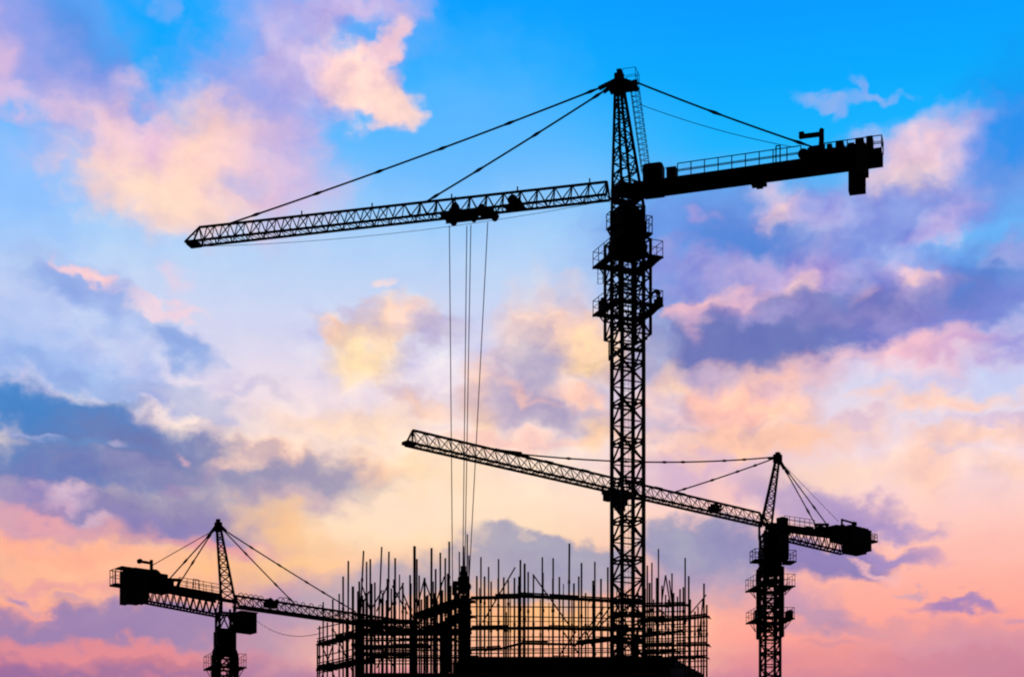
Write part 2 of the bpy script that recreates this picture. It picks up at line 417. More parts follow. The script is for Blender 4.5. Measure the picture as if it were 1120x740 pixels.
# counter-jib
cj = MB(); w = 1.5
sa, ha = F1.sh(697, 218.8, -w/2); sb, hb2 = F1.sh(966, 182.9, -w/2); hbt = line(sa, ha, sb, hb2)
sc_, hc = F1.sh(705, 197.5, w/2); sd, hd_ = F1.sh(963, 161, w/2); htp = line(sc_, hc, sd, hd_)
for t0, t1 in ((-w/2, -w/2 + .14), (w/2 - .14, w/2)):
    cj.hexa([F1.at(s, t, h(s)) for h in (hbt, htp) for s, t in ((sa, t0), (sb, t0), (sb, t1), (sa, t1))])
cj.hexa([F1.at(s, t, htp(s) - d) for d in (.24, .1) for s, t in ((sa, -w/2 + .14), (sb, -w/2 + .14), (sb, w/2 - .14), (sa, w/2 - .14))])
for k in range(15):
    s = sa + (sb - sa) * (k + .5) / 15; cj.beam(F1.at(s, -w/2 + .14, hbt(s) + .2), F1.at(s, w/2 - .14, hbt(s) + .2), .22, .3)
F1.box(cj, 822, 199, 838, 202.4, -.5, .5); F1.box(cj, 827, 202.4, 834, 204.6, -.4, .4)
counter = cj.build('counter_jib', STEEL, crane)
for t in (-w/2 + .07, w/2 - .07):
    s0, s1 = F1.sh(741, 190, t)[0], F1.sh(876, 170, t)[0]
    rail_mesh([F1.at(s0, t, htp(s0)), F1.at(s1, t, htp(s1))], 1.02, 1.05, .042).build('handrail', STEEL, counter)
    s0, s1 = F1.sh(902, 170, t)[0], sb
    pts = [F1.at(s0, t, htp(s0)), F1.at(s1, t, htp(s1))]
    if t > 0: pts.append(F1.at(s1, -t, htp(s1)))
    rail_mesh(pts, .95, .95, .042).build('handrail', STEEL, counter)
gate = MB(); s0 = F1.sh(851, 170, .6)[0]
for d in (-.16, .16): gate.bar(F1.at(s0 + d, .6, htp(s0)), F1.at(s0 + d, .6, htp(s0) + 1.3), .05)
gate.bar(F1.at(s0 - .16, .6, htp(s0) + 1.3), F1.at(s0 + .16, .6, htp(s0) + 1.3), .05); gate.build('gate', STEEL, counter)
m = MB(); F1.box(m, 704.5, 182, 725.5, 214, -.6, .55); F1.box(m, 706.5, 180.6, 723.5, 182, -.5, .45)
s0 = F1.sh(715, 190)[0]; m.build('control_cabinet', STEEL, crane)
m = MB(); F1.box(m, 730, 186.5, 740, 208, -.45, .45); F1.box(m, 729.5, 185, 740.5, 186.5, -.5, .5); m.build('control_cabinet', STEEL, crane)
m = MB(); drum(m, F1, 879.5, 171.5, .42, 1.1); drum(m, F1, 889, 169, .42, 1.1); F1.box(m, 877, 171, 902, 184, -.62, .62); F1.box(m, 884, 164.5, 890, 172, -.5, .5); F1.box(m, 890, 161.5, 897, 172, -.45, .45); F1.box(m, 896, 158, 901.5, 172, -.4, .4)
m.build('hoist_winch', STEEL, crane)
m = MB(); m.beam(F1.P(898.5, 178), F1.P(898.5, 142), .36, .34); m.beam(F1.P(900, 146.5), F1.P(876, 149.5), .26, .3); F1.box(m, 874, 145, 879.5, 150.3, -.2, .2)
m.bar(F1.P(898.5, 142), F1.P(898.5, 140.5), .12); m.bar(F1.P(876, 150), F1.P(874.5, 151.5), .14); m.build('davit', STEEL, crane)
for x0, y0, x1, y1 in ((905, 160, 910.5, 167), (915, 156.5, 923, 166), (928, 159, 935, 164), (936, 153.5, 945, 165), (948, 151.5, 955, 161)):
    m = MB(); F1.box(m, x0, y0, x1, y1 + 4, -.5, .5); m.build('equipment_box', STEEL, crane)
m = MB(); F1.box(m, 903, 164, 950, 184, -.61, .61); m.build('ballast_frame', STEEL, crane)
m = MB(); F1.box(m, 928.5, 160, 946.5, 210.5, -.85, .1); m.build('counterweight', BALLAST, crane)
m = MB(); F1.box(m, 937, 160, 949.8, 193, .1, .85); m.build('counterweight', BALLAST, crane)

# ================================================================== CRANES 2 and 3 share pieces
def lattice_counterjib(F, x0, x1, deck_top, deck_bot, low, w, bays, rails, lace=.05):
    """deck_top/deck_bot/low: pairs of photo rows at x0 and x1"""
    m = MB(); t = w/2
    s0, s1 = F.sh(x0, deck_top[0], t)[0], F.sh(x1, deck_top[1], t)[0]
    dt = line(s0, F.sh(x0, deck_top[0], t)[1], s1, F.sh(x1, deck_top[1], t)[1])
    db = line(s0, F.sh(x0, deck_bot[0], 0)[1], s1, F.sh(x1, deck_bot[1], 0)[1])
    lo = line(s0, F.sh(x0, low[0], -t)[1], s1, F.sh(x1, low[1], -t)[1])
    for t0, t1 in ((-t, -t + .12), (t - .12, t)):
        m.hexa([F.at(s, q, h(s)) for h in (db, dt) for s, q in ((s0, t0), (s1, t0), (s1, t1), (s0, t1))])
    m.hexa([F.at(s, q, dt(s) - d) for d in (.22, .1) for s, q in ((s0, -t + .12), (s1, -t + .12), (s1, t - .12), (s0, t - .12))])
    for q in (-t + .06, t - .06):
        m.beam(F.at(s0, q, lo(s0)), F.at(s1, q, lo(s1)), .2, .2)
        for k in range(bays):
            p, r_ = s0 + (s1 - s0) * k / bays, s0 + (s1 - s0) * (k + 1) / bays; mid = (p + r_) / 2
            m.bar(F.at(p, q, lo(p)), F.at(mid, q, db(mid)), lace); m.bar(F.at(mid, q, db(mid)), F.at(r_, q, lo(r_)), lace)
    for k in range(bays + 1):
        p = s0 + (s1 - s0) * k / bays; m.bar(F.at(p, -t, lo(p)), F.at(p, t, lo(p)), lace)
    return m, s0, s1, dt, lo

# ------------------------------------------------------------------ CRANE 2: right, jib towards the left
F2 = Frame(842.3, 220, 40.7, True); F2.e = Vector((-math.cos(R(40.7)), -math.sin(R(40.7)), 0)); F2.n = Vector((F2.e.y, -F2.e.x, 0))
if F2.n.y > 0: F2.n *= -1
C2 = F2.O.copy(); S2 = FPX / 220; D2 = 12
def z2(py): return CAM_Z + (HORIZON - py) / S2
crane2 = thing('tower_crane', 'right-hand tower crane, lower and farther off, its jib passing behind the central mast', 'tower crane', C2, 'tower cranes over the site')
mast2 = mast_mesh(C2, D2, 1.88, 0, z2(584), 2.9, .14, .095).build('mast', STEEL, crane2)
a, b = axes(D2)
ladder_mesh(C2 + b*.35 + Vector((0, 0, 1)), C2 + b*.35 + Vector((0, 0, z2(625))), a, .75, .3, .02, -b, .9).build('ladder', STEEL, mast2)
MB().prism([(C2.x-3, C2.y-3), (C2.x+3, C2.y-3), (C2.x+3, C2.y+3), (C2.x-3, C2.y+3)], 0, .6).build('footing', CONCRETE, crane2)
def climbing(C, deg, hw, zb, zt, n, post=.2):
    a, b = axes(deg); m = MB()
    cor = [C + a*(i*hw) + b*(j*hw) for i, j in ((-1, -1), (1, -1), (1, 1), (-1, 1))]
    for k, p in enumerate(cor):
        m.beam(Z(p, zb), Z(p, zt), post, post); q = cor[(k+1) % 4]
        for i in range(n + 1):
            z = zb + (zt - zb) * i / n; m.beam(Z(p, z), Z(q, z), .13, .16)
            if i < n:
                z2_ = zb + (zt - zb) * (i + 1) / n; mid = (p + q) / 2
                m.bar(Z(p, z), Z(mid, z2_), .07); m.bar(Z(mid, z2_), Z(q, z), .07)
    return m
climbing(C2, D2, 1.17, z2(697), z2(621), 5, .36).build('climbing_frame', STEEL, crane2)
m = MB(); ring(m, C2, z2(628), z2(621), 1.55, 1.5); ring(m, C2, z2(621), z2(616), 1.5, 1.15); m.build('turntable', STEEL, crane2)
m = MB(); obox(m, C2, a, b, -1.2, -.6, -.9, .9, z2(616), z2(600)); obox(m, C2, a, b, -.6, .9, -.95, .95, z2(616), z2(582))
m.build('slewing_unit', STEEL, crane2)
m = MB(); p = F2.P(849.5, 613, 1.0); obox(m, Z(C2, 0), a, b, .25, 1.72, -1.9, .2, z2(614), z2(583)); cab = m.build('operator_cab', STEEL, crane2)
m = MB(); obox(m, C2, a, b, .4, 1.57, -1.925, -1.9, z2(601), z2(587)); m.build('window', GLASS, cab)
for i0, i1 in ((1.75, 2.9), (-1.25, -2.3)):
    m = MB(); obox(m, C2, a, b, min(i0, i1) - .04, max(i0, i1) + .04, -1.2, .8, z2(615.3), z2(613.8)); pf = m.build('platform', STEEL, crane2)
    zz = Vector((0, 0, z2(613.8)))
    rail_mesh([C2 + a*i0 - b*1.15 + zz, C2 + a*i1 - b*1.15 + zz, C2 + a*i1 + b*.75 + zz, C2 + a*i0 + b*.75 + zz], 1.25, 1.0, .045).build('handrail', STEEL, pf)
platform(crane2, C2, D2, z2(643), 2.75, 4.7, 1.35, drop=1.0)
platform(crane2, C2, D2, z2(678), 2.75, 4.6, 1.25, drop=1.2)
for k in (-1, 1): m = MB(); obox(m, C2, a, b, k*1.95 - .3, k*1.95 + .3, -1.9, -.6, z2(678), z2(669)); m.build('hydraulic_pump', STEEL, crane2)
# head leaning back over the counter-jib
hb_ = [F2.P(833.2, 571, .55), F2.P(844, 573, .55), F2.P(844, 573, -.55), F2.P(833.2, 571, -.55)]
ht_ = [F2.P(848.6, 502, .2), F2.P(852.4, 502, .2), F2.P(852.4, 502, -.2), F2.P(848.6, 502, -.2)]
m = head_mesh(hb_, ht_, 1.0, .13, .07)
m.build('tower_head', STEEL, crane2)
m = MB(); F2.box(m, 847.8, 496.8, 853.3, 506, -.35, .35); F2.box(m, 849.2, 494.5, 852.3, 496.8, -.22, .22); m.beam(F2.P(850, 500), F2.P(840.5, 500.7), .3, .28); m.beam(F2.P(852, 502), F2.P(858, 512.5), .3, .3)
m.build('head_cap', STEEL, crane2)
m = MB()
for x, y0, y1 in ((830.5, 571, 590), (841, 574, 592)): 
    for t in (-.75, .75): m.beam(F2.P(x, y1, t), F2.P(x, y0, t), .26, .26)
m.beam(F2.P(829.5, 571, .7), F2.P(846, 575, .7), .25, .4); m.beam(F2.P(829.5, 571, -.7), F2.P(846, 575, -.7), .25, .4); m.bar(F2.P(830.5, 588, .75), F2.P(841, 576, .75), .08); m.build('jib_pivot', STEEL, crane2)
jm, (a0, aT, hb), (c0, cT, ht) = jib_mesh(F2, (833, 575.5), (443, 487), (831, 560.5), (451.5, 470.3), 1.25, 34, .11, .055, xpanels=True)
F2.box(jm, 442.5, 483, 452, 486.5, -.5, .5)
jib2 = jm.build('jib', STEEL, crane2)
m = MB(); F2.box(m, 776, 554.5, 787, 558, -.3, .3); drum(m, F2, 781, 552, .24, .7); drum(m, F2, 786, 553.5, .2, .7); m.build('trolley_winch', STEEL, jib2)
for px in (546, 574, 600, 640, 720, 745): 
    s = F2.sh(px, 520)[0]; m = MB(); m.beam(F2.at(s - .6, 0, ht(s - .6) + .1), F2.at(s + .6, 0, ht(s + .6) + .1), .3, .12); m.build('tie_lug', STEEL, jib2)
m = MB(); s0, s1 = F2.sh(664, 540)[0], F2.sh(690, 545)[0]
for t in (-.72, .72): 
    m.beam(F2.at(s0, t, hb(s0) - .25), F2.at(s1, t, hb(s1) - .25), .2, .35)
    for s in (s0, s1): m.disc(F2.at(s, t, hb(s) + .05), F2.n, .25, .16, 12)
for k in range(5): 
    s = s0 + (s1 - s0) * k / 4; m.beam(F2.at(s, -.72, hb(s) - .3), F2.at(s, .72, hb(s) - .3), .35, .3)
F2.box(m, 662, 538.5, 668, 547.5, -.4, .4); F2.box(m, 672, 545, 684, 552, -.4, .4); m.build('trolley', STEEL, crane2)
m = MB(); F2.box(m, 674, 552, 682, 558, -.3, .3); m.bar(F2.P(678, 558), F2.P(678, 562), .12); m.build('hook_block', STEEL, crane2)
tie(crane2, [F2.P(846, 499.6), F2.P(545, 493.6)], .085, (.12, .2, .36, .43, .57, .77, .93), .85, kr=.16, kl=.9)
m = MB(); m.beam(F2.P(570, 495.2), F2.P(541, 491.8), .3, .22); m.build('tie_link', STEEL, crane2)
tie(crane2, [F2.P(847, 501), F2.P(737, 538)], .08, (.2, .38, .63, .9), .1, kr=.16, kl=.9)
for x, y, kn in ((892, 573.5, (.15, .78)), (904.5, 573.5, (.15, .72))): tie(crane2, [F2.P(854, 505), F2.P(x, y)], .075, kn, kr=.15, kl=1.1)
tie(crane2, [F2.P(855, 506), F2.P(917, 570)], .03, name='stay_rope')
cm, s0, s1, dt, lo = lattice_counterjib(F2, 846, 929, (571, 583), (579, 590.5), (588.5, 608), 1.4, 11, True, .075)
cj2 = cm.build('counter_jib', STEEL, crane2)
for t in (-.64, .64):
    p, q = F2.sh(858, 575, t)[0], F2.sh(891, 580, t)[0]
    rail_mesh([F2.at(p, t, dt(p)), F2.at(q, t, dt(q))], 1.05, 1.0, .035).build('handrail', STEEL, cj2)
m = MB(); F2.box(m, 852.5, 566, 858.8, 578, -.5, .5); m.build('control_cabinet', STEEL, crane2)
m = MB(); F2.box(m, 881, 576, 887, 583, -.4, .4); m.build('equipment_box', STEEL, crane2)
m = MB()
for t in (-.5, .5): 
    m.beam(F2.P(892, 582, t), F2.P(893, 573, t), .3, .25); m.beam(F2.P(908, 584, t), F2.P(904, 573, t), .3, .25); m.beam(F2.P(891, 573.3, t), F2.P(906, 573.3, t), .25, .3)
F2.box(m, 894, 576.5, 906, 585, -.5, .5); m.build('stay_bracket', STEEL, crane2)
m = MB(); drum(m, F2, 918, 580, .75, 1.1); F2.box(m, 911, 576.5, 932, 594, -.6, .6); F2.box(m, 913, 575, 919, 580, -.5, .5); m.build('hoist_winch', STEEL, crane2)
m = MB(); m.beam(F2.P(920.8, 580), F2.P(920.8, 567), .22, .24); m.beam(F2.P(920.8, 568), F2.P(935, 572), .18, .2); F2.box(m, 932.5, 570.5, 936, 574.2, -.18, .18); m.build('davit', STEEL, crane2)
for k in range(4):
    m = MB(); x0 = 926.5 + k*5.3; F2.box(m, x0, 580.5 + (k % 2)*.8, x0 + 5.1, 604.5 + k*.9 - (4 if k == 3 else 0), -.85, .85); m.build('counterweight', BALLAST, crane2)
m = MB(); F2.box(m, 926, 576.5, 946, 579.5, -.6, .6); F2.box(m, 944, 579.7, 950.5, 581, -.4, .4); m.build('ballast_frame', STEEL, crane2)
m = MB(); F2.box(m, 950, 591.2, 956, 593.3, -.6, .6); bk = m.build('end_basket', STEEL, crane2)
p, q = F2.sh(950.3, 592)[0], F2.sh(955.7, 592)[0]; h = F2.sh(953, 591.2)[1]
rail_mesh([F2.at(p, .55, h), F2.at(q, .55, h), F2.at(q, -.55, h), F2.at(p, -.55, h)], .8, .6, .04).build('handrail', STEEL, bk)

# ------------------------------------------------------------------ CRANE 3: left, jib away to the right
F3 = Frame(246, 210, 39, False); C3 = F3.O.copy(); S3 = FPX / 210; D3 = 25
def z3(py): return CAM_Z + (HORIZON - py) / S3
crane3 = thing('tower_crane', 'left-hand tower crane, the lowest, its jib ending behind the scaffold', 'tower crane', C3, 'tower cranes over the site')
a, b = axes(D3)
mast3 = mast_mesh(C3, D3, 1.85, 0, z3(690), 2.9, .14, .09).build('mast', STEEL, crane3)
ladder_mesh(C3 + b*.35 + Vector((0, 0, 1)), C3 + b*.35 + Vector((0, 0, z3(705))), a, .75, .3, .02, -b, .9).build('ladder', STEEL, mast3)
MB().prism([(C3.x-3, C3.y-3), (C3.x+3, C3.y-3), (C3.x+3, C3.y+3), (C3.x-3, C3.y+3)], 0, .6).build('footing', CONCRETE, crane3)
climbing(C3, D3, 1.15, z3(790), z3(715), 6, .26).build('climbing_frame', STEEL, crane3)
m = MB(); ring(m, C3, z3(716), z3(711), 1.5, 1.45); ring(m, C3, z3(711), z3(703), 1.4, 1.05); ring(m, C3, z3(703), z3(697), 1.05, 1.1); m.build('turntable', STEEL, crane3)
m = MB(); obox(m, C3, a, b, -.95, .85, -.9, .9, z3(700), z3(688))
for k in range(4):
    i, j = ((-1, -1), (1, -1), (1, 1), (-1, 1))[k]
    m.beam(C3 + a*(i*.85) + b*(j*.8) + Vector((0, 0, z3(690))), C3 + a*(i*.85) + b*(j*.8) + Vector((0, 0, z3(664))), .24, .24)
    i2, j2 = ((-1, -1), (1, -1), (1, 1), (-1, 1))[(k+1) % 4]
    A0, A1 = C3 + a*(i*.85) + b*(j*.8), C3 + a*(i2*.85) + b*(j2*.8)
    m.bar(Z(A0, z3(689)), Z((A0 + A1)/2, z3(672)), .09); m.bar(Z(A1, z3(689)), Z((A0 + A1)/2, z3(672)), .09)
    m.beam(Z(A0, z3(671)), Z(A1, z3(671)), .2, .25)
m.build('slewing_unit', STEEL, crane3)
m = MB(); s0, s1 = F3.sh(259, 680, .9)[0], F3.sh(277.6, 680, .9)[0]; h0, h1 = F3.sh(268, 691.5, .9)[1], F3.sh(268, 670, .9)[1]
F3.sbox(m, s0, s1, .1, 1.6, h0, h1); F3.sbox(m, s0 - .4, s0, .3, 1.3, h0 + .2, h0 + .9); F3.sbox(m, s0 + .1, s1 + .12, 0, 1.7, h1, h1 + .1)
cab = m.build('operator_cab', STEEL, crane3)
m = MB(); F3.sbox(m, s1, s1 + .03, .25, 1.45, h0 + .6, h1 - .15); m.build('window', GLASS, cab)
platform(crane3, C3, D3, z3(730), 2.4, 4.0, 1.45, drop=1.3)
platform(crane3, C3, D3, z3(770), 2.4, 3.55, 1.2, drop=1.2)
hb_ = [F3.P(242, 655, .6), F3.P(257, 656, .6), F3.P(257, 656, -.6), F3.P(242, 655, -.6)]
ht_ = [F3.P(236.8, 575, .2), F3.P(241, 575, .2), F3.P(241, 575, -.2), F3.P(236.8, 575, -.2)]
hm = head_mesh(hb_, ht_, .95, .13, .075); hm.build('tower_head', STEEL, crane3)
m = MB(); F3.box(m, 236, 571, 241.5, 581, -.35, .35); F3.box(m, 237, 567.5, 240, 571, -.22, .22); m.beam(F3.P(240, 574), F3.P(247, 580.5), .3, .3); m.beam(F3.P(237, 574), F3.P(231, 582), .3, .3); m.build('head_cap', STEEL, crane3)
m = MB()
for t in (-.6, .6): m.beam(F3.P(241, 655, t), F3.P(259, 658, t), .28, .4)
for x in (242, 257): m.beam(F3.P(x, 668, .6), F3.P(x, 652, .6), .3, .3)
m.build('jib_pivot', STEEL, crane3)
jm, (a0, aT, hb), (c0, cT, ht) = jib_mesh(F3, (256, 664), (455, 691.5), (257, 651), (452, 680), 1.3, 23, .12, .06, xpanels=True)
jib3 = jm.build('jib', STEEL, crane3)
m = MB(); F3.box(m, 290, 658, 302, 664, -.45, .45); drum(m, F3, 294, 657, .36, .8); drum(m, F3, 301, 658, .3, .8); m.build('trolley_winch', STEEL, jib3)
for px, rr in [(262 + 5.5*k, .3) for k in range(5)] + [(306, .5), (311, .55), (316, .45), (322, .3), (330, .28), (339, .3), (349, .28)]:
    s = F3.sh(px, 655)[0]; m = MB()
    m.path([F3.at(s + rr*math.cos(math.pi*q/8), .3, ht(s) + .05 + rr*math.sin(math.pi*q/8)) for q in range(9)], .045, 5); m.build('cable_loop', ROPE, jib3)
tie(crane3, [F3.P(245, 579), F3.P(388, 668)], .085, (.2, .41, .62, .75, .9), .12, kr=.15, kl=.9)
tie(crane3, [F3.P(245, 580), F3.P(323, 660.5)], .085, (.3, .72, .93), .05, kr=.15, kl=.9)
for x, y in ((184, 634), (197, 636.5)): tie(crane3, [F3.P(233, 580), F3.P(x, y)], .08, (.1, .62), kr=.15, kl=1.0)
tie(crane3, [F3.P(232, 580.5), F3.P(167, 617.5)], .045, (), name='stay_rope')
tie(crane3, [F3.P(238.8, 582), F3.P(240.5, 650)], .025, (), name='stay_rope')
cm, s0, s1, dt, lo = lattice_counterjib(F3, 243, 150, (649, 632.5), (658.5, 640.5), (675, 657.5), 1.5, 13, True, .07)
cj3 = cm.build('counter_jib', STEEL, crane3)
for t in (-.7, .7):
    p, q = F3.sh(240, 650, t)[0], F3.sh(196, 640, t)[0]
    rail_mesh([F3.at(p, t, dt(p)), F3.at(q, t, dt(q))], 1.05, .95, .036).build('handrail', STEEL, cj3)
m = MB(); s = F3.sh(214.5, 645, .7)[0]; m.beam(F3.at(s - .35, .7, dt(s) + .1), F3.at(s - .35, .7, dt(s) + 1.15), .1, .1); m.beam(F3.at(s + .35, .7, dt(s) + .1), F3.at(s + .35, .7, dt(s) + 1.15), .1, .1); m.beam(F3.at(s - .35, .7, dt(s) + 1.1), F3.at(s + .35, .7, dt(s) + 1.1), .1, .1); m.build('gate', STEEL, cj3)
m = MB()
for t in (-.5, .5): m.beam(F3.P(183, 633.5, t), F3.P(198, 634, t), .25, .35); m.beam(F3.P(185, 643, t), F3.P(184, 634, t), .3, .3); m.beam(F3.P(193, 644, t), F3.P(197, 634, t), .3, .3)
F3.box(m, 176, 634, 188, 645, -.5, .5); m.build('stay_bracket', STEEL, crane3)
m = MB(); drum(m, F3, 167, 631, .85, 1.1); F3.box(m, 158, 627, 181, 648, -.6, .6); F3.box(m, 144.5, 622, 161, 636, -.6, .6); F3.box(m, 168, 629, 177, 640, -.5, .5); m.build('hoist_winch', STEEL, crane3)
m = MB(); m.beam(F3.P(165.6, 630), F3.P(165.6, 612), .32, .32); m.beam(F3.P(165.6, 615.5), F3.P(153, 613.5), .25, .27); m.disc(F3.P(152.8, 613.3), F3.n, .27, .4, 14); m.build('davit', STEEL, crane3)
for k in range(4):
    m = MB(); x0 = 134.6 + k*6.1; F3.box(m, x0, (624, 623, 625.5, 625)[k], x0 + 6, 660.2 - .6*(k % 2), -.85, .85); m.build('counterweight', BALLAST, crane3)
m = MB(); F3.box(m, 130, 621.3, 156, 623.3, -.7, .7); m.build('ballast_frame', STEEL, crane3)
m = MB(); F3.box(m, 123, 638.8, 134.6, 640.8, -.75, .75); bk = m.build('end_basket', STEEL, crane3)
p, q = F3.sh(134.4, 639)[0], F3.sh(123.4, 639)[0]; h = F3.sh(129, 638.8)[1]
rail_mesh([F3.at(p, .7, h), F3.at(q, .7, h), F3.at(q, -.7, h), F3.at(p, -.7, h)], 1.6, .65, .045).build('handrail', STEEL, bk)
# slack cable from the cab of crane 3 to the scaffold
m = MB(); p, q = wp(277, 675, 208), wp(352, 691.5, 152); pts = []
for i in range(17):
    t = i / 16; v = p + (q - p) * t; v.z -= 1.0 * 4 * t * (1 - t); pts.append(v)
m.path(pts, .026, 6); o = m.build('slack_cable', ROPE)
o['label'] = 'thin slack cable sagging from the left crane cab to the scaffold corner'; o['category'] = 'cable'

# ================================================================== BUILDING UNDER CONSTRUCTION
YF = 141.0
def gx(px, Y): return (px - 560) / FPX * Y
def gz(py, Y): return CAM_Z + (HORIZON - py) / FPX * Y
bld = thing('unfinished_building', 'dark concrete building shell rising inside the scaffolds along the bottom edge', 'building', (gx(560, 150), 150, 0))
outline = [(gx(392, YF + 1), YF + 1), (gx(735, YF + 1), YF + 1), (gx(768, 152), 152), (gx(768, 152), 166), (gx(398, 152), 166), (gx(398, 152), 152)]
ztop = gz(719, YF + 1)
for k in range(8):
    z = ztop - .3 - 3.2 * k
    if z < .3: break
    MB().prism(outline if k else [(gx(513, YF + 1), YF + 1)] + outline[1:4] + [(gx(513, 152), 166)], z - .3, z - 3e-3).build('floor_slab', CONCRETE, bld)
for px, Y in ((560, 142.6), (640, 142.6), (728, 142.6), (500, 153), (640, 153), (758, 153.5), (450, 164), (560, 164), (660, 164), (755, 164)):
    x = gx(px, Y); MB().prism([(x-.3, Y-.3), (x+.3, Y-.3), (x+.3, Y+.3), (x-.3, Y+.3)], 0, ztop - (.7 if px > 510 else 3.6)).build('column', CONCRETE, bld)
# edge formwork: the solid dark band along the foot of the picture
w0 = MB(); x0, x1 = gx(514, YF), gx(733, YF)
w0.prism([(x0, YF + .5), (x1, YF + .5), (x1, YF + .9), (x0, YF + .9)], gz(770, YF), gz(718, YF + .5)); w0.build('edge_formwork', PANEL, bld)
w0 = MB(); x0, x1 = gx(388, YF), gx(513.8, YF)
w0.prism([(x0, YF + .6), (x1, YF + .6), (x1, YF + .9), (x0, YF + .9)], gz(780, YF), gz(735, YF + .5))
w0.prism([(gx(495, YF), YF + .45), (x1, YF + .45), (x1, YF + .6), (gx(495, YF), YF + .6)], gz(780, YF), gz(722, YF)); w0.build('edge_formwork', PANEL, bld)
w0 = MB(); p, q = (gx(733.5, YF + .7), YF + .7), (gx(770, 151), 151)
w0.prism([p, q, (q[0] - .3, q[1] + .1), (p[0] - .3, p[1] + .1)], ztop - 3, ztop + .05); w0.build('edge_formwork', PANEL, bld)
# starter walls and columns of the next storey that show as solid dark uprights
def upright(x0, x1, ytop, Y, d=.35, name='column', mat=CONCRETE):
    m = MB(); pxbox(m, x0, ytop, x1, 745, Y, d); return m.build(name, mat, bld)
upright(388.5, 396, 684, 144); upright(450, 455, 679, 144); upright(483, 489, 692, 146)
upright(674, 679, 690, 149.5); upright(690, 697, 694, 149.5)

# tall column form standing under the hook, and rebar sprouting from it
colm = thing('column_formwork', 'tall solid column form under the hook, darkest upright in the scaffold', 'formwork', (gx(508, 146), 146, ztop))
m = MB(); pxbox(m, 501.5, 655, 515, 740, 146, .45); pxbox(m, 503.5, 651, 513.5, 655, 146, .4); pxbox(m, 500.5, 668, 516, 670, 146, .52); pxbox(m, 500.5, 690, 516, 692, 146, .52); pxbox(m, 500.5, 712, 516, 714, 146, .52)
m.build('shutter', PANEL, colm)
for x, y in ((502.5, 603), (507.5, 597), (511, 584), (513.2, 607)):
    MB().bar(wp(x, 655, 146), wp(x + random.uniform(-.4, .4), y, 146), .055, 6).build('rebar', RUSTY, colm)

# ------------------------------------------------------------------ scaffolds
def yline(x0, Y0, x1, Y1): return lambda x: Y0 + (Y1 - Y0) * (x - x0) / (x1 - x0)
def standards(root, poles, Yf, foot, r=.072):
    for p in poles:
        x, top = p[0], p[1]; ft = p[2] if len(p) > 2 and p[2] else foot; lean = p[3] if len(p) > 3 else 0; rr = p[4] if len(p) > 4 else r
        Y = Yf(x); m = MB(); A = wp(x - lean, ft, Y); B = wp(x, top, Y)
        m.bar(A, B, rr * random.uniform(.9, 1.15), 8)
        k = random.uniform(.35, .75); c = A + (B - A) * k; m.bar(c - Vector((0, 0, .12)), c + Vector((0, 0, .12)), rr * 1.55, 8)     # coupler
        m.build('standard', RUSTY, root)
def ledgers(root, rows, Yf, r=.045):
    for x0, y0, x1, y1 in rows:
        MB().bar(wp(x0, y0, Yf(x0)), wp(x1, y1, Yf(x1)), r, 6).build('ledger', RUSTY, root)
def decks(root, rows, Yf, back=1.1):
    for x0, y0, x1, y1, th in rows:
        A, B = wp(x0, y0, Yf(x0)), wp(x1, y1, Yf(x1)); h = th / FPX * Yf(x0)
        d = (B - A); d.z = 0; nrm = Vector((-d.y, d.x, 0)).normalized()
        if nrm.y < 0: nrm *= -1
        m = MB(); hh = Vector((0, 0, h * .55)); o = nrm * back
        m.hexa([A - hh*.4, B - hh*.4, B + o - hh*.4, A + o - hh*.4, A + hh*.4, B + hh*.4, B + o + hh*.4, A + o + hh*.4])
        n = max(2, int(d.length / 1.6))
        for k in range(n + 1):                # transoms and couplers hang below the boards, toe board above
            c = A + (B - A) * (k / n); m.bar(c - hh*.7 - nrm*.12, c - hh*.7 + o + nrm*.12, .05)
        seg = max(2, int(d.length / 2.1))
        for k in range(seg):
            if random.random() < .75:
                u0, u1 = k / seg + .01, (k + 1) / seg - .01
                m.beam(A + (B - A)*u0 + hh*.85 - nrm*.05, A + (B - A)*u1 + hh*.85 - nrm*.05, .05, h * random.uniform(.4, .75))
        m.build('deck', PLANK, root)
def braces(root, rows, Yf, r=.055):
    for x0, y0, x1, y1 in rows: MB().bar(wp(x0, y0, Yf(x0) - .1), wp(x1, y1, Yf(x1) - .1), r, 6).build('brace', RUSTY, root)

# left scaffold: a side that recedes to the left and a front along the building
G = 'scaffolds round the unfinished building'
sL = thing('scaffold', 'left scaffold of crowded tall poles, left of the hook block', 'scaffold', (gx(420, YF), YF, 0), G)
side = yline(347, 150, 388, 141); front = yline(388, 141, 515, 141)
fy = lambda x: side(x) if x < 388 else front(x)
standards(sL, [(347.3, 703, 760), (349.5, 684, 760), (353.5, 658, 760), (358, 680, 760), (364, 655, 760), (371, 649, 760), (375.3, 630, 760), (381, 613, 760, .5), (379, 676, 760),
    (386, 641, 760, 0, .1), (393, 635.5, 740, 0, .09), (397.7, 602, 700, 5), (401, 614, 740), (405, 611, 740), (410, 636.5), (417.5, 597.7, 700, 4), (418.5, 648), (423.6, 632.5), (425.4, 603, 720, 1.5),
    (432.2, 610), (428, 643), (440.5, 637), (448.5, 628.5), (453.4, 597, 735, 0, .1), (456, 611), (458.5, 629), (464.4, 631.5, 735, 0, .1), (472, 599, 735, .5, .085), (476.5, 622), (481.6, 604), (487, 610), (491.3, 592, 735), (490, 627, 735, 0, .1), (497, 640)],
    fy, 742)
